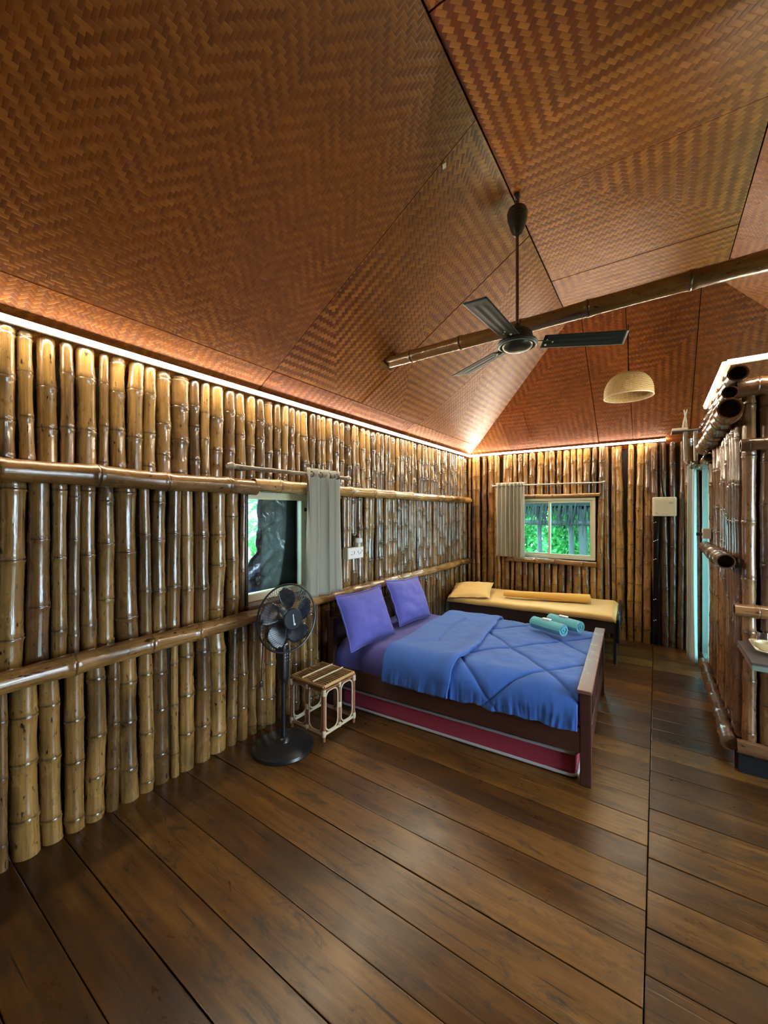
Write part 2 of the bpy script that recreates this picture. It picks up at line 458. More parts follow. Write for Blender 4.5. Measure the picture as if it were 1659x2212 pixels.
# ------------------------------------------------------------------ bamboo culms
def pole_mesh(name, L, r, seed, mat, sides=14, internode=0.24, bend=0.006, taper=0.06, hollow=False):
    rn = random.Random(seed)
    zs = []          # (z, radius factor, node mark)
    z = rn.uniform(0.02, internode)
    nodes = []
    while z < L - 0.015:
        nodes.append(z); z += internode * rn.uniform(0.75, 1.25)
    zs.append((0.0, 1.0, 0))
    for k, zn in enumerate(nodes):
        rr = rn.uniform(0.97, 1.04)
        for dz, fr, mk in ((-0.034, 1.0, 0), (-0.014, 1.04, 0.1), (-0.005, 1.115, 0.25), (0.001, 1.07, 1.0), (0.005, 1.03, 0.8), (0.010, 1.075, 0.15), (0.030, 1.0, 0)):
            zz = zn + dz
            if 0.002 < zz < L - 0.002 and zz > zs[-1][0] + 0.0015: zs.append((zz, fr * rr, mk))
        nx = nodes[k + 1] if k + 1 < len(nodes) else L
        if nx - zn > 0.12: zs.append(((zn + nx) / 2, 0.955 * rr, 0))
    zs = sorted(q for q in zs if q[0] < L)
    zs.append((L, 1.0, 0))
    b1, b2 = rn.uniform(-1, 1) * bend, rn.uniform(-1, 1) * bend
    p1, p2 = rn.uniform(0, 6.28), rn.uniform(0, 6.28)
    kz = [0.0] + nodes + [L]; ko = [(rn.uniform(-1, 1) * r * 0.09, rn.uniform(-1, 1) * r * 0.09) for _ in kz]
    def kink(z_):
        for i_ in range(len(kz) - 1):
            if z_ <= kz[i_ + 1] + 1e-9:
                f_ = (z_ - kz[i_]) / max(kz[i_ + 1] - kz[i_], 1e-6)
                return (ko[i_][0] * (1 - f_) + ko[i_ + 1][0] * f_, ko[i_][1] * (1 - f_) + ko[i_ + 1][1] * f_)
        return ko[-1]
    v = []; f = []; mk = []
    ecc = rn.uniform(0.94, 1.06)
    for (zz, fr, m_) in zs:
        t = zz / L
        cx_ = b1 * math.sin(t * math.pi * 1.3 + p1); cy_ = b2 * math.sin(t * math.pi * 1.1 + p2)
        rad = r * fr * (1 - taper * (t - 0.5))
        kx_, ky_ = kink(zz); cx_ += kx_; cy_ += ky_
        for k in range(sides):
            a = 2 * math.pi * k / sides
            v.append((cx_ + rad * ecc * math.cos(a), cy_ + rad / ecc * math.sin(a), zz)); mk.append(m_)
    n = sides
    for i in range(len(zs) - 1):
        for k in range(n):
            k2 = (k + 1) % n
            f.append((i * n + k, i * n + k2, (i + 1) * n + k2, (i + 1) * n + k))
    def end(base, zdir, zz):
        if not hollow:
            f.append(tuple(base + k for k in (range(n) if zdir > 0 else range(n - 1, -1, -1)))); return
        cen = Vector((sum(v[base + k][0] for k in range(n)) / n, sum(v[base + k][1] for k in range(n)) / n, zz))
        b0 = len(v)
        for fac, dz in ((0.82, 0.0), (0.80, -0.10 * zdir)):
            for k in range(n):
                p = Vector(v[base + k]); q = cen + (p - cen) * fac; v.append((q.x, q.y, zz + dz)); mk.append(0.9)  # high mark paints the shade inside the hollow end
        for (A, B) in ((base, b0), (b0, b0 + n)):
            for k in range(n):
                k2 = (k + 1) % n
                f.append((A + k, A + k2, B + k2, B + k) if zdir > 0 else (A + k2, A + k, B + k, B + k2))
        f.append(tuple(b0 + n + k for k in (range(n) if zdir > 0 else range(n - 1, -1, -1))))
    end(0, -1, 0.0); end((len(zs) - 1) * n, 1, L)
    me = bpy.data.meshes.new(name)
    me.from_pydata(v, [], f)
    at = me.attributes.new('node_hollow_shade', 'FLOAT', 'POINT')
    at.data.foreach_set('value', mk)
    for p in me.polygons: p.use_smooth = True
    me.set_sharp_from_angle(angle=R(50))
    me.materials.append(mat)
    return me
RN = random.Random(7)
def pole_set(L, mat, n=9, r=0.043, seed=0, internode=0.24, bend=0.006):
    return [pole_mesh('bamboo_culm', L, r, seed * 100 + k, mat, internode=internode * RN.uniform(0.85, 1.2), bend=bend) for k in range(n)]
def row(parent, meshes, a, b, mean, base_r, place, flip=True, jitter=0.004, skip=None):
    """poles side by side from a to b; place(s, depth) -> location"""
    ws_ = []
    while sum(ws_) < b - a: ws_.append(mean * RN.choice((0.62, 0.78, 0.9, 1.0, 1.05, 1.18, 1.35)))
    fit = (b - a) / sum(ws_)
    s = a
    for d in ws_:
        d *= fit
        c = s + d / 2
        s += d
        if skip and skip(c): continue
        k = d / (2 * base_r) * RN.uniform(0.86, 0.97)
        o = inst('bamboo_pole', RN.choice(meshes), parent, place(c, RN.uniform(-jitter, jitter) + (base_r - base_r * k)), (RN.uniform(-.011, .011), RN.uniform(-.011, .011), RN.uniform(0, 6.28)), (k, k, 1))
# ================================================================== THE SETTING
# ---- floor: boards along X, butt joint line at X = -0.03
floor = MB().span((-2.6, -1.7, -0.09), (2.3, 6.0, -0.045)).build('floor', M['wall_dark'])
tag(floor, 'dark worn wooden plank floor of the bamboo room', 'floor', kind='structure')
def board_mesh(L, W):
    return MB().box((0, 0, 0), (L, W, 0.03), None, 0.0035).mesh('floor_board', M['floor'], True, 30)
JX = -0.035
y = -1.66; k = 0
WS = (0.195, 0.20, 0.185, 0.205, 0.19)
while y < 5.9:
    W = RN.choice(WS)
    for (x0, x1) in ((-2.55, JX), (JX, 2.25)):
        cuts = [x0, x1]
        if x0 > -1 and RN.random() < 0.2: cuts = [x0, x0 + RN.uniform(1.0, 1.6), x1]
        if y > 3.3 and x0 > -1: cuts = [x0, 0.53]
        for a, b_ in zip(cuts[:-1], cuts[1:]):
            yy = y + (0.07 if x0 < -1 else 0)
            o = inst('floor_plank', board_mesh(b_ - a - 0.004, W - 0.0032), floor, ((a + b_) / 2, yy + W / 2, -0.015 + RN.uniform(-0.0015, 0.0012)), (RN.uniform(-.0012, .0012), 0, 0))
    y += W; k += 1

# ---- left wall
WX = -2.39           # front of the bamboo
wl = MB()
wl.span((-2.58, -1.7, 0), (-2.50, 1.78, 2.5)); wl.span((-2.58, 2.44, 0), (-2.50, 5.98, 2.5))
wl.span((-2.58, 1.78, 0), (-2.50, 2.44, 0.93)); wl.span((-2.58, 1.78, 1.76), (-2.50, 2.44, 2.5))
wall_left = wl.build('wall_left', M['wall_dark'])
tag(wall_left, 'long wall of upright varnished bamboo poles beside the blue bed', 'wall', kind='structure')
top_set = pole_set(0.64, M['bamboo'], 10, seed=1, internode=0.2)
mid_set = pole_set(0.94, M['bamboo'], 10, seed=2, internode=0.27)
low_set = pole_set(0.88, M['bamboo'], 10, seed=3, internode=0.25)
PX = WX - 0.045
row(wall_left, top_set, -1.3, 5.78, 0.086, 0.043, lambda c, d: (PX + d, c, 1.80))
row(wall_left, mid_set, -1.3, 5.78, 0.086, 0.043, lambda c, d: (PX + d, c, 0.87), skip=lambda c: 1.79 < c < 2.47)
row(wall_left, low_set, -1.3, 5.78, 0.086, 0.043, lambda c, d: (PX + d, c, 0.0))
# horizontal rails
def rail_y(parent, x, z, y0, y1, r, seed, mat=None, name='bamboo_rail', hollow=True, inter=0.36, bend=0.012):
    me = pole_mesh('rail_culm', y1 - y0, r, seed, mat or M['bamboo_rail'], 18, inter, bend, 0.08, hollow)
    return inst(name, me, parent, (x, y0, z), (R(-90), 0, 0))
def rail_x(parent, y, z, x0, x1, r, seed, mat=None, name='bamboo_rail', hollow=True, inter=0.3, bend=0.008):
    me = pole_mesh('rail_culm', x1 - x0, r, seed, mat or M['bamboo_rail'], 18, inter, bend, 0.08, hollow)
    return inst(name, me, parent, (x0, y, z), (0, R(90), 0))
rail_y(wall_left, -2.335, 1.775, -1.5, 1.80, 0.056, 41)
rail_y(wall_left, -2.340, 1.785, 1.78, 5.72, 0.046, 42, inter=0.33)
rail_y(wall_left, -2.335, 0.865, -1.5, 1.72, 0.053, 43)
rail_y(wall_left, -2.345, 0.865, 1.72, 5.72, 0.044, 44, inter=0.33)
# dark jamb post and split-bamboo sill by the window
MB().box((-2.44, 2.455, 1.345), (0.10, 0.055, 0.86), None, 0.012).build('jamb_post', M['dark_wood'], wall_left)
MB().box((-2.43, 1.773, 1.345), (0.09, 0.02, 0.86), None, 0.006).build('jamb_post', M['dark_wood'], wall_left)
MB().box((-2.43, 2.11, 0.925), (0.16, 0.70, 0.022), None, 0.006).build('window_sill', M['bed_cap'], wall_left)

# ---- back wall
BY = 5.80
wb = MB()
WXa, WXb, WZa, WZb = -1.80, -0.66, 0.965, 1.79
wb.span((-2.58, 5.895, 0), (WXa, 5.97, 2.5)); wb.span((WXb, 5.895, 0), (0.50, 5.97, 2.5))
wb.span((WXa, 5.895, 0), (WXb, 5.97, WZa)); wb.span((WXa, 5.895, WZb), (WXb, 5.97, 2.5))
wall_back = wb.build('wall_back', M['wall_dark'])
tag(wall_back, 'end wall of golden bamboo poles behind the yellow cot', 'wall', kind='structure')
full_set = pole_set(2.45, M['bamboo_gold'], 10, seed=5, internode=0.25, bend=0.012)
full_red = pole_set(2.45, M['bamboo_red'], 4, seed=6, internode=0.25, bend=0.012)
up_set = pole_set(0.66, M['bamboo_gold'], 8, seed=7, internode=0.22)
dn_set = pole_set(0.93, M['bamboo_gold'], 8, seed=8, internode=0.26)
PY = BY + 0.047
row(wall_back, full_set, -2.42, -1.84, 0.088, 0.043, lambda c, d: (c, PY - d, 0))
row(wall_back, full_set, -0.64, -0.06, 0.088, 0.043, lambda c, d: (c, PY - d, 0))
row(wall_back, full_red, -0.06, 0.42, 0.090, 0.043, lambda c, d: (c, PY - d, 0))
row(wall_back, up_set, -1.84, -0.64, 0.088, 0.043, lambda c, d: (c, PY - d, 1.80))
row(wall_back, dn_set, -1.84, -0.64, 0.088, 0.043, lambda c, d: (c, PY - d, 0))
rail_x(wall_back, 5.765, 0.925, -1.78, -0.64, 0.036, 51, M['bamboo_gold'])
rail_x(wall_back, 5.79, 1.822, -1.70, -0.60, 0.024, 52, M['bamboo_rail'])

# ---- right partition wall with the door (faces -X), and the wall turning to the right (faces -Y)
RX = 0.405
FY = 3.28
wr = MB()
wr.span((0.50, FY + 0.10, 0.0), (0.56, 4.86, 2.36)); wr.span((0.50, 4.86, 2.17), (0.56, 5.97, 2.36)); wr.span((0.50, 5.74, 0.0), (0.56, 5.97, 2.36))
wall_right = wr.build('wall_right', M['wall_dark'])
tag(wall_right, 'short dark bamboo wall running back to the curtained door', 'wall', kind='structure')
pr = pole_set(2.0, M['bamboo_red'], 8, seed=11, internode=0.25)
row(wall_right, pr, FY + 0.05, 4.84, 0.086, 0.043, lambda c, d: (RX + 0.045 - d, c, 0.18))
rail_y(wall_right, RX - 0.035, 0.165, 3.26, 4.86, 0.042, 61, M['bamboo_red'], inter=0.26, hollow=False)
rail_y(wall_right, RX - 0.045, 1.285, 3.25, 4.70, 0.046, 62, M['bamboo_red'], inter=0.2)
rail_y(wall_right, RX - 0.045, 2.205, 3.12, 4.80, 0.062, 63, M['bamboo_red'], 'bamboo_beam', inter=0.22)
rail_y(wall_right, RX - 0.035, 2.325, 3.20, 4.55, 0.040, 64, M['bamboo_red'], 'bamboo_beam', inter=0.25)
rail_y(wall_right, RX - 0.010, 2.435, 3.16, 5.05, 0.048, 65, M['bamboo_red'], 'bamboo_beam', inter=0.3)
rail_y(wall_right, RX - 0.030, 2.075, 4.45, 5.35, 0.036, 66, M['bamboo_red'], 'bamboo_beam', inter=0.25)
MB().span((RX - 0.005, 3.30, 0.0), (RX + 0.03, 4.86, 0.14), 0.004).build('skirting_or_void', M['bed_wood'], wall_right)

wp = MB()
wp.span((0.47, FY + 0.10, 0.0), (2.25, FY + 0.16, 2.42))
wall_front = wp.build('wall_alcove', M['wall_dark'])
tag(wall_front, 'dark bamboo wall behind the small table with the tray', 'wall', kind='structure')
pa = pole_set(2.2, M['bamboo_red'], 6, r=0.034, seed=13, internode=0.3)
row(wall_front, pa, RX + 0.03, 2.2, 0.074, 0.034, lambda c, d: (c, FY + 0.045 - d, 0.16))
rail_x(wall_front, FY - 0.02, 1.00, RX - 0.01, 2.2, 0.040, 71, M['bamboo_red'])
rail_x(wall_front, FY - 0.01, 2.01, RX + 0.02, 2.2, 0.036, 72, M['bamboo_red'])
rail_x(wall_front, FY - 0.01, 2.36, RX + 0.0, 2.2, 0.055, 73, M['bamboo_red'], 'bamboo_beam')
rail_x(wall_front, FY - 0.02, 0.165, RX + 0.0, 2.2, 0.040, 74, M['bamboo_red'])
MB().span((RX + 0.01, FY - 0.02, 0.0), (2.2, FY + 0.09, 0.12)).build('skirting_or_void', M['black_rough'], wall_front)  # black block painted as the unlit void under the raised wall

# ---- walls out of frame: right side (open double doorway) and behind the camera (window)
ws = MB()
ws.span((2.20, -1.7, 0), (2.28, 1.35, 2.5)); ws.span((2.20, 2.75, 0), (2.28, 3.40, 2.5)); ws.span((2.20, 1.35, 2.1), (2.28, 2.75, 2.5))
wall_side = ws.build('wall_side', M['roof_dark'])
tag(wall_side, 'side wall with the open doorway, right of the view', 'wall', kind='structure')
wq = MB()
wq.span((-2.58, -1.78, 0), (2.28, -1.70, 3.6))
wall_rear = wq.build('wall_rear', M['roof_dark'])
tag(wall_rear, 'plain dark wall behind the viewer', 'wall', kind='structure')

# ---- ceiling: hipped, with a flat middle
ZE, ZT = 2.45, 3.51
XL, XF, XG, XR = -2.39, -0.72, 0.45, 2.12
YB, YF = 5.80, 4.28
SL = (ZT - ZE) / (XF - XL); SB = (ZT - ZE) / (YB - YF)
Y0 = -1.75
E_ = 0.16
def zl(x, y): return ZE + SL * (x - XL)
def zf(x, y): return ZT
def zr(x, y): return ZT - SL * (x - XG)
def zb(x, y): return ZT - SB * (y - YF)
hipL = (XL - XF, YB - YF)
reg_left = [(XL - E_, Y0), (XF, Y0), (XF, YF), (XL - E_, YF + (XF - XL + E_) * (YB - YF) / (XF - XL))]
reg_flat = [(XF, Y0), (XG, Y0), (XG, YF), (XF, YF)]
kR = (YB - YF) / (XR - XG)
reg_right = [(XG, Y0), (XR + E_, Y0), (XR + E_, YF + (XR + E_ - XG) * kR), (XG, YF)]
reg_back = [(XF, YF), (XG, YF), (XR + E_, YF + (XR + E_ - XG) * kR), (XL - E_, YF + (XF - XL + E_) * (YB - YF) / (XF - XL))]
def clip(poly, reg):
    n = len(reg)
    area = sum(reg[i][0] * reg[(i + 1) % n][1] - reg[(i + 1) % n][0] * reg[i][1] for i in range(n))
    if area < 0: reg = reg[::-1]
    out = list(poly)
    for i in range(n):
        ax, ay = reg[i]; bx_, by_ = reg[(i + 1) % n]
        def side(p): return (bx_ - ax) * (p[1] - ay) - (by_ - ay) * (p[0] - ax)
        src = out; out = []
        for q in range(len(src)):
            p, s_ = src[q], src[(q + 1) % len(src)]
            dp, ds = side(p), side(s_)
            if dp >= 0: out.append(p)
            if dp * ds < 0:
                t_ = dp / (dp - ds); out.append((p[0] + (s_[0] - p[0]) * t_, p[1] + (s_[1] - p[1]) * t_))
        if len(out) < 3: return []
    return out
ceil_mb = MB()
for reg, zfn in ((reg_left, zl), (reg_flat, zf), (reg_right, zr), (reg_back, zb)):
    n = len(reg)
    ceil_mb.add([(p[0], p[1], zfn(*p) + 0.03) for p in reg] + [(p[0], p[1], zfn(*p) + 0.07) for p in reg],
                [tuple(range(n - 1, -1, -1)), tuple(range(n, 2 * n))] + [(i, (i + 1) % n, n + (i + 1) % n, n + i) for i in range(n)])
ceiling = ceil_mb.build('ceiling', M['roof_dark'], smooth=False)
tag(ceiling, 'hipped ceiling lined with reddish woven bamboo mat sheets', 'ceiling', kind='structure')
def sheet(rect, reg, zfn, mat, off=0.0, rot=0.0, slope_axis=None, slope=0.0, gap=0.003):
    x0, y0, x1, y1 = rect
    poly = clip([(x0 + gap, y0 + gap), (x1 - gap, y0 + gap), (x1 - gap, y1 - gap), (x0 + gap, y1 - gap)], reg)
    if len(poly) < 3: return
    n = len(poly)
    k_ = math.sqrt(1 + slope * slope)
    lo = [(p[0], p[1], zfn(*p) - off) for p in poly]; hi = [(p[0], p[1], zfn(*p) - off + 0.006) for p in poly]
    me = bpy.data.meshes.new('mat_sheet')
    me.from_pydata(lo + hi, [], [tuple(range(n - 1, -1, -1)), tuple(range(n, 2 * n))] + [(i, (i + 1) % n, n + (i + 1) % n, n + i) for i in range(n)])
    uv = me.uv_layers.new(name='UVMap')
    ox, oy = RN.uniform(0, 3), RN.uniform(0, 3)
    c_, s_ = math.cos(rot), math.sin(rot)
    for lp in me.loops:
        p = me.vertices[lp.vertex_index].co
        a = p.x * (k_ if slope_axis == 'x' else 1); b_ = p.y * (k_ if slope_axis == 'y' else 1)
        uv.data[lp.index].uv = (ox + a * c_ - b_ * s_ + 20, oy + a * s_ + b_ * c_ + 20)
    me.materials.append(mat)
    return inst('mat_panel', me, ceiling)
XS = -2.185
sy = [Y0, -0.45, 1.84, 2.82, 3.86, 6.4]
mats = ['mat_a', 'mat_a', 'mat_b', 'mat_b', 'mat_b']
for q in range(len(sy) - 1):
    # merge the two dark nearest sheets, they read as one
    sheet((XS + 0.004, sy[q], XF, sy[q + 1]), reg_left, zl, M[mats[q]], 0.010 + 0.0025 * (q % 2), R(0) if q < 2 else R(45), 'x', SL)
for q, (a, b_) in enumerate(((Y0, -0.1), (-0.1, 1.84), (1.84, 3.78), (3.78, 6.4))):
    sheet((XL - 0.14, a, XS - 0.004, b_), reg_left, zl, M[('mat_a', 'mat_a', 'mat_c', 'mat_b')[q]], 0.002, R(45) if q < 3 else 0, 'x', SL)
fy = [Y0, -1.0, 0.2, 1.35, 2.5, 3.5, YF]
for q in range(len(fy) - 1):
    sheet((XF, fy[q], XG, fy[q + 1]), reg_flat, zf, M['mat_b'], 0.003 + 0.002 * (q % 2), R(45) if q % 2 else R(-45))
for q, (a, b_) in enumerate(((Y0, -0.5), (-0.5, 0.7), (0.7, 1.9), (1.9, 3.1), (3.1, 3.93), (3.93, 6.6))):
    sheet((XG, a, 1.35, b_), reg_right, zr, M['mat_a'], 0.004 + 0.003 * (q % 2), R(45), 'x', SL)
    sheet((1.35, a, XR + 0.14, b_), reg_right, zr, M['mat_a'], 0.002, R(45), 'x', SL)
for q, (a, b_) in enumerate(((-2.6, -1.73), (-1.73, -0.61), (-0.61, -0.24), (-0.24, 0.31), (0.31, 1.3), (1.3, 2.4))):
    sheet((a, YF, b_, 5.98), reg_back, zb, M[('mat_b', 'mat_c', 'mat_b', 'mat_c', 'mat_c', 'mat_a')[q]] if q != 2 else M['mat_c'], 0.003 + 0.002 * (q % 2), R(45), 'y', SB)
# small square patch sheet near the corner
sheet((-1.73, 5.14, -1.41, 5.62), reg_back, zb, M['mat_c'], 0.012, R(-45), 'y', SB)
# pale chip painted as light glimpsed through a hole in the left slope
MB().box((-0.90, 1.86, zl(-0.90, 1.86) - 0.018), (0.018, 0.030, 0.006), (0, -math.atan(SL), 0.4)).build('light_glimpse_chip', M['cream_ceramic'], ceiling)

# ---- left window (window_1): cream frame, one pane
w1 = empty('window_1', (-2.485, 2.11, 0.94), 0, 'cream framed window behind the pedestal fan', 'window', kind='structure')
fw = 0.055
def bar(mb, a, b_): mb.span(a, b_, 0.004)
m = MB(); ya, yb_, zt = -0.33, 0.33, 0.81
bar(m, (-0.03, ya, 0), (0.03, yb_, fw)); bar(m, (-0.03, ya, zt - fw), (0.03, yb_, zt))
bar(m, (-0.03, ya, fw), (0.03, ya + fw, zt - fw)); bar(m, (-0.03, yb_ - fw * 1.5, fw), (0.03, yb_, zt - fw))
m.build('window_frame', M['alu'], w1)
MB().span((-0.006, ya + fw, fw), (-0.002, yb_ - fw * 1.5, zt - fw)).build('pane', M['glass_clear'], w1)
MB().box((0.036, yb_ - 0.04, 0.68), (0.012, 0.022, 0.03), None, 0.003).build('latch', M['black_plastic'], w1)
MB().box((0.038, yb_ - 0.034, 0.52), (0.016, 0.016, 0.15), None, 0.004).build('handle', M['steel'], w1)
# ---- back window (window_2): two sliding sashes
w2 = empty('window_2', (-1.23, 5.87, 0.965), 0, 'cream two-pane sliding window with garden view over the cot', 'window', kind='structure')
xa, xb, zt = -0.57, 0.57, 0.825
fw = 0.035
m = MB()
bar(m, (xa, -0.05, 0), (xb, 0.05, fw)); bar(m, (xa, -0.05, zt - fw), (xb, 0.05, zt))
bar(m, (xa, -0.05, fw), (xa + fw, 0.05, zt - fw)); bar(m, (xb - fw, -0.05, fw), (xb, 0.05, zt - fw))
m.build('window_frame', M['alu'], w2)
for (p0, p1, dy) in ((xa + fw, 0.015, 0.012), (-0.015, xb - fw, -0.018)):
    s_ = MB(); sw = 0.028
    bar(s_, (p0, dy - 0.012, fw), (p1, dy + 0.012, fw + sw)); bar(s_, (p0, dy - 0.012, zt - fw - sw), (p1, dy + 0.012, zt - fw))
    bar(s_, (p0, dy - 0.012, fw + sw), (p0 + sw, dy + 0.012, zt - fw - sw)); bar(s_, (p1 - sw, dy - 0.012, fw + sw), (p1, dy + 0.012, zt - fw - sw))
    so = s_.build('sash', M['alu'], w2)
    MB().span((p0 + sw, dy - 0.002, fw + sw), (p1 - sw, dy + 0.002, zt - fw - sw)).build('pane', M['glass'], so)
# ---- door_1: glazed door at the end of the right wall
d1 = empty('door_1', (0.47, 5.30, 0.0), 0, 'white framed glass door beside the long pale curtain', 'door', kind='structure')
m = MB(); ya, yb_, zt = -0.43, 0.43, 2.16
bar(m, (-0.05, ya, 0.0), (0.04, ya + 0.05, zt)); bar(m, (-0.05, yb_ - 0.05, 0.0), (0.04, yb_, zt)); bar(m, (-0.05, ya + 0.05, zt - 0.07), (0.04, yb_ - 0.05, zt)); bar(m, (-0.05, ya + 0.05, 0.0), (0.04, yb_ - 0.05, 0.03))
m.build('door_frame', M['white_alu'], d1)
for (p0, p1, dx) in ((ya + 0.05, 0.03, -0.02), (-0.03, yb_ - 0.05, 0.015)):
    s_ = MB(); sw = 0.05
    bar(s_, (dx - 0.014, p0, 0.03), (dx + 0.014, p1, 0.11)); bar(s_, (dx - 0.014, p0, 2.03), (dx + 0.014, p1, 2.09)); bar(s_, (dx - 0.014, p0, 0.11), (dx + 0.014, p0 + sw, 2.03)); bar(s_, (dx - 0.014, p1 - sw, 0.11), (dx + 0.014, p1, 2.03))
    so = s_.build('sash', M['white_alu'], d1)
    MB().span((dx - 0.002, p0 + sw, 0.11), (dx + 0.002, p1 - sw, 2.03)).build('pane', M['glass'], so)

# ---- LED strips (the room's lamps)
def led(name, a, b_, label, face):
    """channel with an emitting diffuser bead from a to b"""
    a = Vector(a); b_ = Vector(b_)
    t_ = empty(name, a, 0, label, 'light strip')
    L = b_ - a
    ch = MB(); n_ = Vector(face) * 0.010
    ch.box(tuple(L / 2 - n_), (max(abs(L.x), 0.022), max(abs(L.y), 0.022), 0.022) if True else None, None, 0.003)
    ch.build('channel', M['white_plastic'], t_)
    lip = MB(); up = Vector((0, 0, 0.0145))  # added lip that cuts the strip's light off the nearby ceiling
    lip.box(tuple(L / 2 + Vector(face) * 0.003 + up), (abs(L.x) + abs(face[0]) * 0.036, abs(L.y) + abs(face[1]) * 0.036, 0.003))
    lip.build('light_cutoff_lip', M['white_plastic'], t_)
    MB().tube([n_ * 0.55, L + n_ * 0.55], 0.0105, 10).build('diffuser', M['led'], t_)
    return t_
led('led_strip', (-2.352, 0.25, 2.445), (-2.352, 5.755, 2.445), 'long glowing strip light along the left bamboo wall top', (1, 0, 0))
led('led_strip', (-2.335, 5.765, 2.452), (0.085, 5.765, 2.452), 'glowing strip light along the top of the end wall', (0, -1, 0))
led('led_strip', (0.352, 3.19, 2.505), (0.352, 4.42, 2.505), 'short glowing strip above the dark bamboo beams by the door', (-1, 0, 0))
led('led_strip', (0.352, 3.175, 2.505), (2.15, 3.175, 2.505), 'glowing strip over the wall behind the tray table', (0, -1, 0))
# ================================================================== BEAM, CEILING FAN, PENDANT
t = empty('roof_beam', (-1.82, 2.69, 2.83), 0, 'long bamboo beam crossing the ceiling behind the ceiling fan', 'beam')
me = pole_mesh('beam_culm', 4.0, 0.053, 81, M['bamboo_rail'], 20, 0.42, 0.012, -0.25, True)
inst('culm', me, t, (0.02, 0, 0), (0, R(90), 0))
MB().box((-0.02, 0.0, 0.0), (0.035, 0.14, 0.15), (0, -math.atan(SL), 0), 0.006).build('wall_plate', M['bamboo_rail'], t)

t = empty('ceiling_fan', (-0.69, 2.42, 2.60), 0, 'dark three-blade ceiling fan on a long rod', 'fan')
MB().lathe([(0.0, -0.035), (0.045, -0.034), (0.075, -0.024), (0.088, -0.010), (0.090, 0.0)], 32, caps=False).build('hub_cap', M['bronze'], t)
hub = MB().lathe([(0.088, -0.004), (0.112, -0.006), (0.118, 0.004), (0.112, 0.016), (0.09, 0.03), (0.085, 0.065), (0.06, 0.09), (0.03, 0.10), (0.016, 0.125), (0.0, 0.125)], 32, caps=False).build('motor_housing', M['ceil_fan'], t)
MB().lathe([(0.100, -0.0075), (0.106, -0.009), (0.110, -0.0065)], 32, caps=False).build('trim_ring', M['steel'], hub)
MB().tube([(0, 0, 0.11), (0, 0, 0.66)], 0.0095, 12).build('down_rod', M['fan_rod'], t)
MB().lathe([(0.014, 0.655), (0.024, 0.66), (0.040, 0.695), (0.055, 0.745), (0.058, 0.757), (0.055, 0.762), (0.059, 0.774), (0.056, 0.779), (0.060, 0.790), (0.057, 0.796), (0.052, 0.812), (0.03, 0.822), (0.012, 0.825)], 28).build('canopy', M['bronze'], t)
MB().tube([(0, 0, 0.82), (0, 0, 0.905)], 0.013, 12).build('hanger_rod', M['fan_rod'], t)
hk = MB(); hk.tube([(0, 0.018 * math.cos(a * 0.5), 0.885 + 0.022 * math.sin(a * 0.5)) for a in range(-3, 11)], 0.005, 8)
hk.box((0, 0, 0.895), (0.03, 0.04, 0.018), None, 0.003)
hk.build('hook', M['bronze'], t)
def fan_blade(ang):
    b = MB(); L0, L1 = 0.145, 0.61
    def f(u, v):
        x = L0 + (L1 - L0) * u
        w = 0.062 + 0.010 * u
        yy = (v - 0.5) * 2 * w
        if u > 0.97: yy *= 0.96
        ridge = 0.004 * math.exp(-((abs(v - 0.5) - 0.17) / 0.045) ** 2) * (1 if 0.12 < u < 0.86 else 0)
        return (x + (0.03 * (v - 0.5) * (u > 0.9)), yy, 0.012 - 0.012 * (v - 0.5) * 2 - ridge)
    b.grid(f, 24, 14)
    o = b.build('blade', M['ceil_fan'], t, angle=60)
    md = o.modifiers.new('thickness', 'SOLIDIFY'); md.thickness = 0.0025; md.offset = 0
    o.rotation_euler = (0, 0, ang)
    br = MB(); br.box((0.125, 0, 0.016), (0.13, 0.034, 0.006), (R(12), 0, 0), 0.002)
    bo = br.build('blade_arm', M['bronze'], o)
    for (x, yy) in ((0.165, -0.02), (0.165, 0.02), (0.20, 0.0)):
        MB().lathe([(0.0, -0.004), (0.005, -0.003), (0.006, 0.0), (0.006, 0.004)], 10, Matrix.Translation((x, yy, 0.008 - yy * 0.38)), caps=False).build('screw', M['steel'], o)
for a in (27, 27 + 120, 27 + 240): fan_blade(R(a))

t = empty('pendant_lamp', (-0.225, 4.45, 2.70), 0, 'round woven cane pendant lampshade hanging near the end wall', 'lamp')
prof = [(0.200, 0.0), (0.203, 0.03), (0.200, 0.07), (0.190, 0.11), (0.170, 0.15), (0.140, 0.185), (0.10, 0.21), (0.05, 0.226), (0.015, 0.23)]
wv = MB()
def pr_at(s):
    k_ = s * (len(prof) - 1); i = min(int(k_), len(prof) - 2); f_ = k_ - i
    return (prof[i][0] * (1 - f_) + prof[i + 1][0] * f_, prof[i][1] * (1 - f_) + prof[i + 1][1] * f_)
NW = 34
for q in range(NW):                                    # cane rounds
    r_, z_ = pr_at(q / (NW - 1))
    ph = (q % 2) * math.pi
    n_ = 64
    wv.tube([((r_ + 0.0028 * math.cos(16 * 2 * math.pi * k_ / n_ + ph)) * math.cos(2 * math.pi * k_ / n_), (r_ + 0.0028 * math.cos(16 * 2 * math.pi * k_ / n_ + ph)) * math.sin(2 * math.pi * k_ / n_), z_) for k_ in range(n_)], 0.0038, 5, closed=True)
sh = wv.build('shade', M['shade'], t)
st = MB()
for q in range(32):
    a = 2 * math.pi * (q + 0.5) / 32
    st.tube([(pr_at(s / 10)[0] * math.cos(a), pr_at(s / 10)[0] * math.sin(a), pr_at(s / 10)[1]) for s in range(11)], 0.0032, 5)
st.build('stakes', M['shade'], sh)
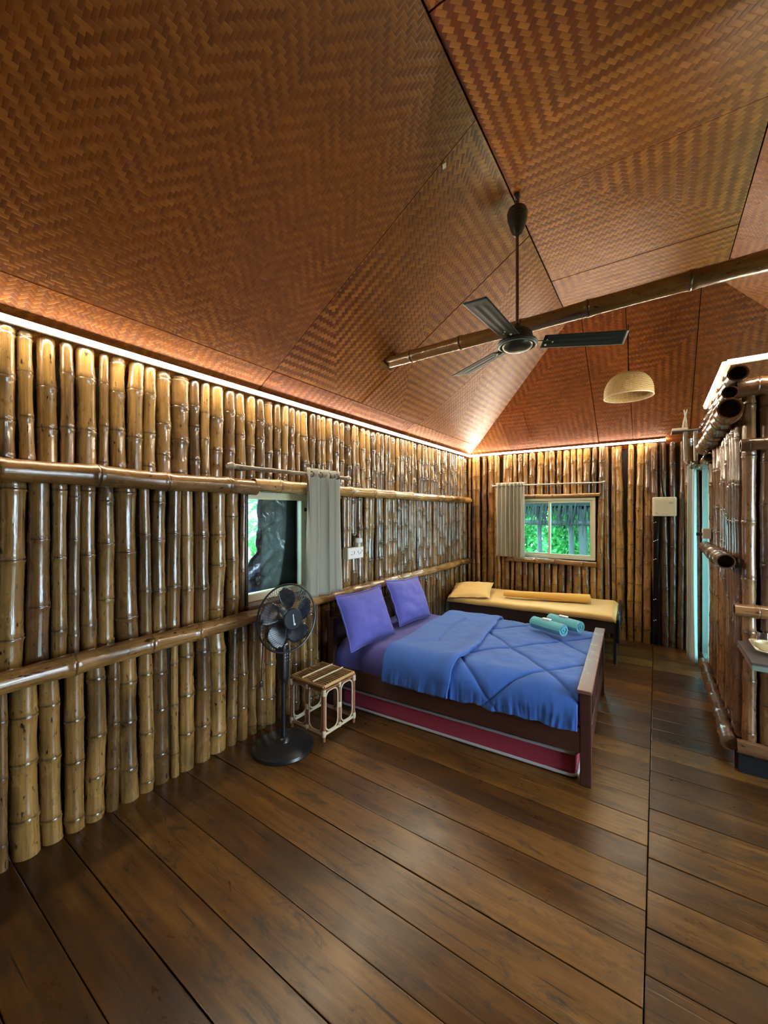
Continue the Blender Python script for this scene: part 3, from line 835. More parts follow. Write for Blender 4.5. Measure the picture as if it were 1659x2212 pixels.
MB().tube([(0.203 * math.cos(2 * math.pi * k_ / 48), 0.203 * math.sin(2 * math.pi * k_ / 48), -0.002) for k_ in range(48)], 0.0065, 8, closed=True).build('rim', M['binding'], sh)
MB().tube([(0, 0, 0.23), (0, 0, zb(0, 4.45) - 2.70)], 0.004, 8).build('cord', M['black_rough'], t)
MB().lathe([(0.0, 0.23), (0.018, 0.228), (0.02, 0.18), (0.016, 0.165), (0.0, 0.165)], 16, caps=False).build('socket', M['black_plastic'], t)
MB().lathe([(0.0, 0.065), (0.018, 0.07), (0.03, 0.09), (0.031, 0.11), (0.02, 0.145), (0.014, 0.168)], 20, caps=False).build('bulb', M['white'], t)

# ================================================================== BIG BED
BEDLOC, BEDROT = (-2.265, 2.475, 0.0), R(2.8)
bed = empty('bed', BEDLOC, BEDROT, 'dark maroon wooden double bed frame with slatted footboard', 'bed')
BL, BW = 1.955, 1.43
for yy in (0.03, BW - 0.03):
    MB().box((0.03, yy, 0.36), (0.06, 0.06, 0.72), None, 0.006).build('leg', M['bed_wood'], bed)
    MB().box((BL - 0.03, yy, 0.2725), (0.06, 0.06, 0.545), None, 0.006).build('leg', M['bed_wood'], bed)
hb = MB(); hb.box((0.03, BW / 2, 0.70), (0.045, BW - 0.12, 0.07), None, 0.006); hb.box((0.03, BW / 2, 0.29), (0.04, BW - 0.12, 0.12), None, 0.006)
hbo = hb.build('headboard', M['bed_wood'], bed)
for q in range(7):
    MB().box((0.03, 0.14 + q * (BW - 0.28) / 6, 0.51), (0.02, 0.12, 0.33), None, 0.004).build('slat', M['bed_wood'], hbo)
fb = MB(); fb.box((BL - 0.03, BW / 2, 0.515), (0.04, BW - 0.12, 0.06), None, 0.005); fb.box((BL - 0.03, BW / 2, 0.20), (0.04, BW - 0.12, 0.13), None, 0.005)
fbo = fb.build('footboard', M['bed_wood'], bed)
for q in range(9):
    w_ = 0.13 if q in (3, 5) else 0.045
    MB().box((BL - 0.028, 0.135 + q * (BW - 0.27) / 8, 0.375), (0.022, w_, 0.25), None, 0.004).build('slat', M['bed_wood'], fbo)
MB().box((BL - 0.034, BW / 2, 0.556), (0.078, BW + 0.04, 0.022), None, 0.005).build('footboard_cap', M['bed_cap'], fbo)['label'] = 'worn pale top edge of the footboard'
for yy in (0.018, BW - 0.018):
    MB().box((BL / 2, yy, 0.26), (BL - 0.12, 0.03, 0.15), None, 0.004).build('side_rail', M['bed_wood'], bed)
dk = MB()
for q in range(9): dk.box((0.2 + q * 0.195, BW / 2, 0.32), (0.12, BW - 0.07, 0.02))
dk.build('mattress_slats', M['bed_wood'], bed)

def section(s, top, out, hem_near, hem_far, er=0.17, eh=0.15):
    """point on the cross-section of a cover draped over the mattress; s in metres from the near hem"""
    arc = 0.5 * math.pi * math.sqrt((er * er + eh * eh) / 2)
    d0 = (top - eh) - hem_near
    d1 = BW + 2 * out - 2 * er
    d2 = (top - eh) - hem_far
    tot = d0 + arc + d1 + arc + d2
    s = s * tot
    if s < d0: return (-out, hem_near + s, tot)
    s -= d0
    if s < arc:
        a = s / arc * math.pi / 2; return (-out + er - er * math.cos(a), top - eh + eh * math.sin(a), tot)
    s -= arc
    if s < d1: return (-out + er + s, top, tot)
    s -= d1
    if s < arc:
        a = s / arc * math.pi / 2; return (BW + out - er + er * math.sin(a), top - eh + eh * math.cos(a), tot)
    s -= arc
    return (BW + out, top - eh - s, tot)
def drape(x0, x1, top, out, hn, hf, nu, nv, disp, er=0.17, eh=0.15, hem=None):
    mb = MB()
    def f(u, v):
        x = x0 + (x1 - x0) * u
        hn_ = hn + (hem(x) if hem else 0)
        y_, z_, tot = section(v, top, out, hn_, hf, er, eh)
        y2, z2, _ = section(min(v + 0.002, 1), top, out, hn_, hf, er, eh)
        y1, z1, _ = section(max(v - 0.002, 0), top, out, hn_, hf, er, eh)
        ty, tz = y2 - y1, z2 - z1; l_ = math.hypot(ty, tz) or 1
        ny, nz_ = -tz / l_, ty / l_
        dx, dn = disp(x, v * tot, tot, z_)
        return (x + dx, y_ + ny * dn, z_ + nz_ * dn)
    return mb.grid(f, nu, nv)
def fbm(x, y, z=0): return mnoise.fractal(Vector((x, y, z)), 1.0, 2.0, 3)

mt = drape(0.065, 1.88, 0.518, -0.018, 0.335, 0.335, 60, 90, lambda x, s, tot, z: (0, 0.004 * fbm(x * 5, s * 5) + (0.007 * fbm(x * 26, s * 2.2, 3) if s < 0.25 else 0)), er=0.165, eh=0.15)
mo = mt.build('mattress', M['sheet'], angle=180)
mo.location = BEDLOC; mo.rotation_euler = (0, 0, BEDROT)
tag(mo, 'double mattress in a violet sheet on the maroon bed', 'mattress')
for xx in (0.07, 1.876): MB().box((xx, BW / 2, 0.42), (0.008, BW - 0.30, 0.17), None).build('end_panel', M['sheet'], mo)

Q = 0.56
def quilt(x, s, tot, z):
    p = (x * 0.9 + s * 0.82); q = (x * 0.9 - s * 0.82)
    def g(w):
        d = abs(((w / Q + 0.22) % 1.0) - 0.5) * Q
        return d
    d = min(g(p), g(q + 0.1))
    side = max(0.0, min(1.0, (0.46 - z) / 0.12)) if s < 0.5 else 0
    puff = 0.014 * (1 - math.exp(-d / 0.035)) - 0.010 * math.exp(-(d / 0.010) ** 2)
    wr_ = 0.006 * fbm(x * 4, s * 6, 1.3) + 0.0025 * fbm(x * 18, s * 9, 4)
    fold = side * (0.010 * fbm(x * 17, s * 2.0, 7) + 0.006 * fbm(x * 40, s * 3.0, 2))
    return (0.012 * side * fbm(x * 3, s * 5, 5), puff * (1 - 0.5 * side) + wr_ + fold)
cf = drape(0.58, 1.885, 0.548, 0.012, 0.315, 0.40, 190, 240, quilt, hem=lambda x: 0.012 * fbm(x * 6, 0, 9) + 0.006 * math.sin(x * 31))
comf = cf.build('comforter', M['blue'], angle=180)
comf.location = BEDLOC; comf.rotation_euler = (0, 0, BEDROT)
md = comf.modifiers.new('thickness', 'SOLIDIFY'); md.thickness = 0.012; md.offset = -1
tag(comf, 'royal blue quilted comforter spread over the double bed', 'comforter')
def fdisp(x, s, tot, z):
    side = max(0.0, min(1.0, (0.46 - z) / 0.12)) if s < 0.5 else 0
    edge = max(0.0, 1 - abs(x - 1.08) / 0.05)
    lift = 0.010 * math.exp(-((x - 1.05) / 0.05) ** 2)
    cre = -0.008 * math.exp(-((x - 0.80 - 0.02 * math.sin(s * 5)) / 0.012) ** 2) * (1 if 0.55 < s < 1.3 else 0)
    return (0.030 * fbm(0.3, s * 3.2, 2) + 0.05 * math.sin(s * 2.2) * max(0, (x - 0.6) / 0.5) , 0.006 * fbm(x * 5, s * 5, 8) + lift + cre + side * (0.010 * fbm(x * 19, s * 2, 3) + 0.005 * fbm(x * 42, s * 3, 5)))
fo = drape(0.565, 1.09, 0.580, 0.040, 0.322, 0.39, 80, 200, fdisp, hem=lambda x: 0.010 * fbm(x * 7, 2, 9))
fob = fo.build('folded_flap', M['blue'], comf, angle=180)
md = fob.modifiers.new('thickness', 'SOLIDIFY'); md.thickness = 0.022; md.offset = -1

def pillow(w, h, th, seed, n=26, ear=0.06):
    mb = MB(); rn = random.Random(seed); ox = rn.uniform(0, 50)
    def outline(a, b):
        # dog-eared corners: edges bow inwards
        x = a * w / 2 * (1 - ear * (1 - b * b) * abs(a) ** 3); y = b * h / 2 * (1 - ear * 1.3 * (1 - a * a) * abs(b) ** 3)
        return x, y
    for sgn in (1, -1):
        def f(u, v):
            a, b = u * 2 - 1, v * 2 - 1
            x, y = outline(a, b)
            e = max(0, 1 - abs(a) ** 3.2) * max(0, 1 - abs(b) ** 3.2)
            z = sgn * th / 2 * e ** 0.55
            z += 0.010 * fbm(a * 2.4 + ox, b * 2.4, sgn * 3) * e ** 0.3 + 0.003 * fbm(a * 9 + ox, b * 7, 2) * min(1, e * 4)
            return (x, y, z) if sgn > 0 else (x, y, z - 0.001)
        k0 = len(mb.v)
        mb.grid(f, n, n)
        if sgn < 0:
            cnt = (n * n)
            mb.f[-cnt:] = [tuple(reversed(q)) for q in mb.f[-cnt:]]
    # stitched flange
    pts = []
    for k_ in range(n): pts.append(outline(-1 + 2 * k_ / n, -1))
    for k_ in range(n): pts.append(outline(1, -1 + 2 * k_ / n))
    for k_ in range(n): pts.append(outline(1 - 2 * k_ / n, 1))
    for k_ in range(n): pts.append(outline(-1, 1 - 2 * k_ / n))
    return mb, pts
def make_pillow(name, loc, rot, w, h, th, seed, mat, label, group=None):
    mb, pts = pillow(w, h, th, seed)
    o = mb.build(name, mat, angle=180)
    o.location = loc; o.rotation_euler = rot
    tag(o, label, 'pillow', group)
    n = len(pts)
    fl = MB()
    fl.add([(p[0], p[1], 0.002) for p in pts] + [(p[0] * 1.0 + 0.012 * (p[0] / (w / 2)), p[1] + 0.012 * (p[1] / (h / 2)), 0.004 * math.sin(i * 0.9)) for i, p in enumerate(pts)],
           [(i, (i + 1) % n, n + (i + 1) % n, n + i) for i in range(n)])
    q = fl.build('flange', mat, o, angle=180)
    md_ = q.modifiers.new('thickness', 'SOLIDIFY'); md_.thickness = 0.004
    return o
def lean(axis_w, up):
    """rotation with local x along axis_w, local y along up"""
    x = Vector(axis_w).normalized(); y = Vector(up); y = (y - x * y.dot(x)).normalized(); z = x.cross(y)
    return Matrix((x, y, z)).transposed().to_euler()
make_pillow('pillow', (-2.03, 2.70, 0.715), lean((0.10, 1, 0.02), (-0.34, -0.06, 0.80)), 0.54, 0.44, 0.15, 1, M['violet'], 'violet pillow nearest the fan, leaning on the headboard', 'violet pillows')
make_pillow('pillow', (-2.04, 3.42, 0.725), lean((0.02, 1, -0.06), (-0.38, 0.10, 0.85)), 0.58, 0.43, 0.15, 2, M['violet'], 'violet pillow on the far side of the bed, by the cot', 'violet pillows')

# trundle mattress under the bed
t = empty('trundle_mattress', BEDLOC, BEDROT, 'maroon mattress with grey piping stored under the double bed', 'mattress')
tm = MB().box((0.99, 0.55, 0.083), (1.76, 1.0, 0.140), None, 0.028)
tb = tm.build('body', M['maroon'], t)
def loop_rect(x0, y0, x1, y1, r, z, n=6, wob=0.0):
    pts = []
    for (cx_, cy_, a0) in ((x1 - r, y1 - r, 0), (x0 + r, y1 - r, 90), (x0 + r, y0 + r, 180), (x1 - r, y0 + r, 270)):
        for k_ in range(n + 1):
            a = R(a0 + 90 * k_ / n); pts.append((cx_ + r * math.cos(a), cy_ + r * math.sin(a), z))
    return pts
for z_ in (0.150, 0.018):
    MB().tube(loop_rect(0.105, 0.045, 1.875, 1.055, 0.04, z_), 0.0095, 8, closed=True).build('piping', M['piping'], t)

# rolled towels
def roll_mesh(L, r0, turns, th, squash=1.0, n=90, seed=0, taper=0.0, tail=0.35):
    mb = MB(); A = []
    r_in = r0 * 0.12
    tot = turns * 2 * math.pi
    def pt(s, off, z, k_):
        a = s * tot
        r_ = r_in + (r0 - r_in) * s + off
        r_ *= (1 + taper * (z / L - 0.5)) * (1 + 0.05 * fbm(a * 0.4 + seed, z * 6, seed))
        return (r_ * math.cos(a), r_ * math.sin(a) * squash, z)
    nz_ = 22
    for off in (0.0, -th):
        k0 = len(mb.v)
        mb.grid(lambda u, v, off=off: pt(u, off, v * L + 0.004 * math.sin(u * 40), 0), n, nz_)
        if off < 0:
            cnt = n * nz_; mb.f[-cnt:] = [tuple(reversed(q)) for q in mb.f[-cnt:]]
    w_ = n + 1; k1 = w_ * (nz_ + 1)
    for i in range(n):
        mb.f.append((i + 1, i, k1 + i, k1 + i + 1))
        a = nz_ * w_
        mb.f.append((a + i, a + i + 1, k1 + a + i + 1, k1 + a + i))
    for j in range(nz_):
        mb.f.append((j * w_ + n, (j + 1) * w_ + n, k1 + (j + 1) * w_ + n, k1 + j * w_ + n))
    return mb
ZB = 0.575
def towel(p0, p1, seed, label):
    p0 = Vector(p0); p1 = Vector(p1); L = (p1 - p0).length
    t_ = empty('rolled_towel', (p0.x, p0.y, 0.0), 0, label, 'towel', 'rolled teal towels')
    b = roll_mesh(L, 0.062, 4.5, 0.0095, 0.86, seed=seed)
    o = b.build('towel_roll', M['teal'], t_, angle=60)
    d = (p1 - p0).normalized()
    o.location = (0, 0, ZB + 0.052)
    o.rotation_euler = d.to_track_quat('Z', 'Y').to_euler()
    pk = MB(); mid = (p1 - p0) * 0.45
    pk.box((mid.x, mid.y, ZB + 0.109), (0.075, 0.035, 0.010), (0, 0, math.atan2(d.y, d.x) + 0.15), 0.004)
    pk.build('soap_packet', M['white'], t_)
    return t_
towel((-0.90, 3.66, 0), (-0.63, 3.52, 0), 3, 'teal rolled towel nearer the front edge of the bed')
towel((-0.80, 3.84, 0), (-0.53, 3.70, 0), 8, 'teal rolled towel behind the other, nearer the cot')

# ================================================================== COT by the end wall
CL, CW = 1.90, 0.86
CLOC, CROT = (-2.24, 4.72, 0.0), R(2.6)
cot = empty('cot', CLOC, CROT, 'low dark cot with tubular ends by the end wall', 'bed')
CZ = 0.46
for (xx, yy) in ((0.03, 0.03), (CL - 0.02, 0.03), (0.03, CW - 0.03), (CL - 0.02, CW - 0.03)):
    MB().tube([(xx, yy, 0), (xx, yy, CZ)], 0.018, 12).build('leg', M['black_plastic'], cot)
for yy in (0.03, CW - 0.03):
    MB().box((CL / 2, yy, CZ - 0.075), (CL - 0.04, 0.03, 0.14), None, 0.006).build('side_rail', M['dark_wood'], cot)
for xx in (0.02, CL - 0.01):
    MB().box((xx, CW / 2, CZ - 0.075), (0.03, CW - 0.06, 0.13), None, 0.006).build('end_rail', M['dark_wood'], cot)
pts = [(CL + 0.012, 0.03, 0.22)] + [(CL + 0.012, 0.03 + 0.09 * (1 - math.cos(a)), CZ - 0.03 + 0.10 * math.sin(a)) for a in [k_ * math.pi / 16 for k_ in range(9)]]
pts += [(CL + 0.012, CW - 0.03 - 0.09 * (1 - math.cos(a)), CZ - 0.03 + 0.10 * math.sin(a)) for a in [k_ * math.pi / 16 for k_ in range(8, -1, -1)]] + [(CL + 0.012, CW - 0.03, 0.22)]
MB().tube(pts, 0.014, 10).build('end_hoop', M['black_plastic'], cot)
cm = MB()
def cmf(u, v):
    x = 0.0 + (CL - 0.01) * u
    prof_ = [(0.0, CZ - 0.015), (-0.012, CZ + 0.01), (-0.005, CZ + 0.04), (0.03, CZ + 0.052)]
    if v < 0.12:
        k_ = v / 0.12 * 3; i = min(int(k_), 2); f_ = k_ - i
        yy = prof_[i][0] + (prof_[i + 1][0] - prof_[i][0]) * f_; zz = prof_[i][1] + (prof_[i + 1][1] - prof_[i][1]) * f_
    elif v > 0.88:
        k_ = (1 - v) / 0.12 * 3; i = min(int(k_), 2); f_ = k_ - i
        yy = CW - (prof_[i][0] + (prof_[i + 1][0] - prof_[i][0]) * f_); zz = prof_[i][1] + (prof_[i + 1][1] - prof_[i][1]) * f_
    else:
        yy = 0.03 + (CW - 0.06) * (v - 0.12) / 0.76; zz = CZ + 0.052
    endf = min(1, min(u, 1 - u) / 0.02)
    zz -= (1 - endf) * 0.03 * (zz > CZ)
    return (x, yy + 0.006 * fbm(x * 5, v * 3, 1), zz + 0.005 * fbm(x * 4, yy * 4, 6))
cm.grid(cmf, 90, 60)
co_ = cm.build('cot_mattress', M['yellow'], angle=180)
co_.location = CLOC; co_.rotation_euler = (0, 0, CROT)
tag(co_, 'thin mattress in a pale yellow sheet on the cot', 'mattress')
MB().box((CL / 2, CW / 2, CZ), (CL - 0.03, CW - 0.02, 0.03)).build('underside', M['yellow'], co_)
make_pillow('pillow', (-2.03, 5.02, CZ + 0.105), (R(7), R(-4), R(14)), 0.50, 0.62, 0.12, 5, M['yellow'], 'pale yellow pillow lying on the cot')
bl = roll_mesh(0.98, 0.068, 2.6, 0.012, 0.78, seed=21, taper=0.35)
ro = bl.build('rolled_blanket', M['mustard'], angle=70)
p0 = Vector((-1.60, 5.02, 0)); p1 = Vector((-0.66, 5.27, 0))
ro.location = (p0.x, p0.y, CZ + 0.052 + 0.056); ro.rotation_euler = (p1 - p0).normalized().to_track_quat('Z', 'Y').to_euler()
tag(ro, 'mustard blanket rolled up along the cot', 'blanket')

# ================================================================== RATTAN STOOL
SX, SY, SH = 0.33, 0.32, 0.385
t = empty('rattan_stool', (-2.075, 2.215, 0.0), R(-1.5), 'square rattan stool beside the double bed', 'stool')
hx, hy = SX / 2, SY / 2
corners = ((hx, -hy), (hx, hy), (-hx, hy), (-hx, -hy))
for (x, y_) in corners:
    lg = MB().tube([(x, y_, 0), (x, y_, 0.09), (x, y_, SH - 0.01)], 0.0125, 12).build('leg', M['cane_dark'], t)
    for z_ in (0.055, SH - 0.045): MB().lathe([(0.0145, -0.022), (0.0165, -0.018), (0.0165, 0.018), (0.0145, 0.022)], 12, Matrix.Translation((x, y_, z_))).build('binding', M['binding'], lg)
for k_ in range(4):
    a = Vector((*corners[k_], 0)); b_ = Vector((*corners[(k_ + 1) % 4], 0)); mid = (a + b_) / 2; d = (b_ - a)
    MB().tube([a + Vector((0, 0, SH - 0.008)), b_ + Vector((0, 0, SH - 0.008))], 0.0115, 10).build('top_rail', M['cane'], t)
    MB().tube([a + Vector((0, 0, SH - 0.034)), b_ + Vector((0, 0, SH - 0.034))], 0.009, 10).build('apron_rail', M['cane_dark'], t)
    MB().tube([a + Vector((0, 0, 0.045)), b_ + Vector((0, 0, 0.045))], 0.010, 10).build('stretcher', M['binding'], t)
    md_ = MB().tube([mid + Vector((0, 0, 0.045)), mid + Vector((0, 0, SH - 0.02))], 0.010, 10).build('middle_post', M['cane_dark'], t)
    for z_ in (0.055, 0.20, SH - 0.04): MB().lathe([(0.0115, -0.018), (0.014, -0.014), (0.014, 0.014), (0.0115, 0.018)], 12, Matrix.Translation((mid.x, mid.y, z_))).build('binding', M['binding'], md_)
    for half in (0, 1):
        p = a + d * (0.5 * half + 0.055); q_ = a + d * (0.5 * half + 0.445)
        z0, z1, r_ = 0.058, SH - 0.046, 0.045
        L = (q_ - p).length; dd = (q_ - p) / L
        pts = []
        for (cu, cz, a0) in ((L - r_, z1 - r_, 0), (r_, z1 - r_, 90), (r_, z0 + r_, 180), (L - r_, z0 + r_, 270)):
            for s_ in range(7):
                an = R(a0 + 15 * s_); w_ = p + dd * (cu + r_ * math.cos(an)); pts.append((w_.x, w_.y, cz + r_ * math.sin(an)))
        MB().tube(pts, 0.0055, 8, closed=True).build('cane_loop', M['binding'], t)
top = empty('seat', (0, 0, 0)); top.parent = t
bpy.data.objects.remove(top)
seat = MB()
for k_ in (-0.5, 0.5): seat.tube([(k_ * SX / 3, -hy, SH + 0.007), (k_ * SX / 3, hy, SH + 0.007)], 0.006, 8)
so = seat.build('seat', M['binding'], t)
MB().span((-hx + 0.012, -hy + 0.012, SH - 0.030), (hx - 0.012, hy - 0.012, SH - 0.026)).build('under_mat', M['dark_wood'], so)
rod = MB().tube([(-hx + 0.01, 0, 0), (hx - 0.01, 0, 0)], 0.0045, 6).mesh('seat_rod', M['cane'])
for k_ in range(13):
    inst('seat_rod', rod, so, (0, -hy + 0.018 + k_ * (SY - 0.036) / 12, SH + 0.001))

# ================================================================== PEDESTAL FAN
t = empty('pedestal_fan', (-2.095, 1.845, 0.0), R(-9), 'black pedestal fan standing beside the rattan stool', 'fan')
MB().lathe([(0.0, 0.0), (0.200, 0.0), (0.205, 0.006), (0.200, 0.022), (0.17, 0.034), (0.10, 0.044), (0.05, 0.052), (0.042, 0.07), (0.03, 0.078), (0.0, 0.078)], 48, caps=False).build('base', M['black_plastic'], t)
MB().tube([(0, 0, 0.07), (0, 0, 0.50)], 0.0165, 16).build('lower_pole', M['black_plastic'], t)
MB().lathe([(0.017, 0.485), (0.024, 0.49), (0.024, 0.52), (0.018, 0.53)], 16).build('collar', M['black_rough'], t)
cb = MB()
prof = [(0.018, 0.45, 0.03), (0.030, 0.475, 0.036), (0.034, 0.55, 0.04), (0.033, 0.66, 0.038), (0.024, 0.74, 0.03), (0.02, 0.80, 0.026)]
def cbf(u, v):
    k_ = v * (len(prof) - 1); i = min(int(k_), len(prof) - 2); f_ = k_ - i
    w_, z_, d_ = [prof[i][q] * (1 - f_) + prof[i + 1][q] * f_ for q in range(3)]
    a = u * 2 * math.pi; ca, sa = math.cos(a), math.sin(a)
    return (d_ * math.copysign(abs(ca) ** 0.6, ca), w_ * math.copysign(abs(sa) ** 0.6, sa), z_)
cb.grid(cbf, 32, 20)
cbo = cb.build('control_box', M['black_plastic'], t, angle=70)
for k_ in range(4):
    for j_ in range(2):
        MB().box((0.0395, -0.008 + 0.016 * j_, 0.60 + k_ * 0.022), (0.004, 0.004, 0.006), None, 0.001).build('button', M['steel'], cbo)
MB().box((0.0385, 0.0, 0.71), (0.003, 0.022, 0.008), (0.3, 0, 0), 0.001).build('badge', M['white'], cbo)
HZ = 0.885
TILT = R(-4)
hd = Matrix.Translation((0.0, 0.0, HZ)) @ Matrix.Rotation(TILT, 4, 'Y') @ Matrix.Rotation(R(90), 4, 'Y')   # local z -> +x
MB().lathe([(0.0, -0.12), (0.035, -0.118), (0.058, -0.10), (0.066, -0.06), (0.066, -0.04), (0.05, -0.02), (0.0, -0.02)], 28, hd, caps=False).build('motor_housing', M['black_plastic'], t)
MB().tube([(0, 0, 0.78), (0, 0, HZ - 0.03)], 0.022, 14).build('neck', M['black_plastic'], t)
FX = 0.055           # centre plane of the guard in front of the pole
def cage(sgn, name, r_in, depth):
    g = MB()
    nw = 72
    for q in range(nw):
        a = 2 * math.pi * q / nw
        pts = []
        for s_ in range(7):
            k_ = s_ / 6
            r_ = 0.222 * (1 - k_) + r_in * k_
            zz = FX + sgn * depth * math.sin(k_ * math.pi / 2) ** 0.8
            aa = a + 0.16 * k_ * sgn
            pts.append(hd @ Vector((r_ * math.cos(aa), r_ * math.sin(aa), zz)))
        g.tube(pts, 0.0010, 4, caps=False)
    for r_, kk in ((0.17, 0.36), (0.12, 0.68)):
        zz = FX + sgn * depth * math.sin(kk * math.pi / 2) ** 0.8
        g.tube([hd @ Vector((r_ * math.cos(2 * math.pi * q / 48), r_ * math.sin(2 * math.pi * q / 48), zz)) for q in range(48)], 0.0013, 5, closed=True)
    return g.build(name, M['black_plastic'], t)
fg = cage(1, 'front_guard', 0.068, 0.062)
cage(-1, 'rear_guard', 0.06, 0.075)
MB().tube([hd @ Vector((0.224 * math.cos(2 * math.pi * q / 64), 0.224 * math.sin(2 * math.pi * q / 64), FX)) for q in range(64)], 0.0065, 8, closed=True).build('guard_rim', M['black_plastic'], t)
MB().lathe([(0.0, FX + 0.066), (0.066, FX + 0.066), (0.071, FX + 0.062), (0.071, FX + 0.056), (0.0, FX + 0.056)], 36, hd, caps=False).build('hub_badge', M['fan_blade'], fg)
lg = MB()
ang = lambda u, v: hd @ Vector((-u, v, FX + 0.0675))
def blob(u0, v0, ru, rv, n=14):
    k0 = len(lg.v)
    lg.v += [tuple(ang(u0 + ru * math.cos(2 * math.pi * i / n), v0 + rv * math.sin(2 * math.pi * i / n))) for i in range(n)]
    lg.f.append(tuple(k0 + i for i in range(n)))
blob(-0.034, 0.008, 0.0075, 0.008)
for i, (u_, w_) in enumerate(((-0.026, 0.0032), (-0.021, 0.004), (-0.016, 0.0034), (-0.011, 0.0045), (-0.006, 0.0034), (-0.001, 0.0034), (0.004, 0.0038), (0.009, 0.003), (0.014, 0.0034), (0.019, 0.003), (0.024, 0.0036), (0.029, 0.0034))):
    blob(u_, 0.0 - 0.0004 * i + 0.004, 0.0040, w_)
lg.build('logo_script', M['white'], fg, smooth=False)
for k_ in range(5):
    a0 = 2 * math.pi * k_ / 5 + 0.35
    b = MB()
    def bf(u, v, a0=a0):
        r_ = 0.035 + 0.172 * u
        wid = 1.22 * math.sin(math.pi * (0.10 + 0.82 * u)) ** 0.7
        aa = a0 + (v - 0.5) * wid * (1.0 - 0.15 * u) + 0.35 * u
        if u > 0.93: r_ -= 0.02 * abs(v - 0.5) ** 2 * 4 * (u - 0.93) / 0.07
        return hd @ Vector((r_ * math.cos(aa), r_ * math.sin(aa), FX + (v - 0.5) * 0.055 * (0.4 + 0.6 * (1 - u)) - 0.005))
    b.grid(bf, 14, 10)
    o = b.build('blade', M['fan_blade'], t, angle=180)
    md_ = o.modifiers.new('thickness', 'SOLIDIFY'); md_.thickness = 0.002
MB().lathe([(0.0, FX + 0.03), (0.03, FX + 0.028), (0.036, FX - 0.02), (0.0, FX - 0.02)], 20, hd, caps=False).build('spinner', M['black_plastic'], t)
cd = MB(); cd.tube([(-0.08, -0.05, HZ - 0.06), (-0.09, -0.10, HZ - 0.16), (-0.08, -0.115, HZ - 0.3), (-0.08, -0.118, 0.46)], 0.0035, 8)
cdo = cd.build('power_cord', M['black_rough'], t)
pg = MB(); pg.box((-0.08, -0.118, 0.445), (0.02, 0.022, 0.04), None, 0.005)
pgo = pg.build('plug', M['black_plastic'], cdo)
for dy in (-0.006, 0.006): MB().tube([(-0.08, -0.118 + dy, 0.428), (-0.08, -0.118 + dy, 0.408)], 0.002, 6).build('plug_pin', M['chrome'], cdo)

# ================================================================== CURTAINS AND RODS
def curtain(name, axis, fixed, a0, a1, z0, z1, pleats, amp, mat, label, flare=0.03, seed=0, deep=1):
    mb = MB()
    def f(u, v):
        z = z1 + (z0 - z1) * v
        ph = 2 * math.pi * pleats * (u + 0.02 * math.sin(6 * u + seed) + 0.012 * v * math.sin(4 * v + u * 9 + seed))
        am = amp * (0.8 + 0.3 * v + 0.25 * math.sin(u * 11 + seed))
        off = am * math.sin(ph) * (1 - 0.25 * math.cos(2 * ph) * 0.5)
        s = a0 + (a1 - a0) * u + (u - 0.5) * flare * v + 0.3 * amp * math.sin(2 * ph) + 0.004 * fbm(u * 7, v * 3, seed)
        return (fixed + off, s, z) if axis == 'y' else (s, fixed + off, z)
    mb.grid(f, int(pleats * 16), 40)
    o = mb.build(name, mat, angle=180)
    md_ = o.modifiers.new('thickness', 'SOLIDIFY'); md_.thickness = 0.003
    tag(o, label, 'curtain')
    # eyelet rings at the rod
    zz = z1 - 0.045
    for k_ in range(int(pleats * 2)):
        s = a0 + (a1 - a0) * (k_ + 0.5) / (pleats * 2)
        pts = []
        for q in range(14):
            an = 2 * math.pi * q / 14
            if axis == 'y': pts.append((fixed + 0.021 * math.cos(an), s, zz + 0.021 * math.sin(an)))
            else: pts.append((s, fixed + 0.021 * math.cos(an), zz + 0.021 * math.sin(an)))
        MB().tube(pts, 0.0035, 6, closed=True).build('eyelet', M['bronze'], o)
    return o
curtain('curtain', 'y', -2.25, 2.20, 2.60, 0.925, 1.945, 4, 0.036, M['curtain'], 'grey linen curtain drawn aside at the window by the fan', 0.03, 1)
curtain('curtain', 'x', 5.69, -1.935, -1.54, 0.965, 2.02, 7, 0.034, M['curtain'], 'grey striped-looking curtain bunched left of the back window', 0.0, 2)
curtain('curtain', 'y', 0.315, 5.25, 5.66, 0.03, 2.12, 4, 0.030, M['curtain_blue'], 'long pale curtain hanging beside the glass door', 0.02, 3)
t = empty('curtain_rod', (-2.25, 1.57, 1.895), 0, 'grey bamboo curtain rod above the window by the fan', 'curtain rod')
inst('rod', pole_mesh('rod_culm', 1.15, 0.0155, 91, M['pole_grey'], 12, 0.3, 0.003, 0.02), t, (0, 0, 0), (R(-90), 0, 0))
for yy in (-0.02, 1.15): MB().lathe([(0.0, -0.03), (0.018, -0.025), (0.027, 0.0), (0.018, 0.022), (0.016, 0.03)], 14, Matrix.Translation((0, yy, 0)) @ Matrix.Rotation(R(90), 4, 'X')).build('finial', M['pole_grey'], t)
for yy in (0.12, 1.06): MB().box((-0.07, yy, 0.0), (0.13, 0.012, 0.03), None, 0.003).build('bracket', M['bronze'], t)
t = empty('curtain_rod', (-1.97, 5.69, 1.978), 0, 'thin pale curtain rod above the back window', 'curtain rod')
MB().tube([(0, 0, 0), (1.42, 0, -0.005)], 0.009, 10).build('rod', M['steel'], t)
for xx in (0.0, 1.42): MB().lathe([(0.0, -0.014), (0.013, -0.01), (0.013, 0.01), (0.0, 0.014)], 12, Matrix.Translation((xx, 0, 0)) @ Matrix.Rotation(R(90), 4, 'Y')).build('finial', M['steel'], t)
for xx in (0.02, 1.40): MB().box((xx, 0.06, 0), (0.012, 0.11, 0.02), None, 0.002).build('bracket', M['steel'], t)
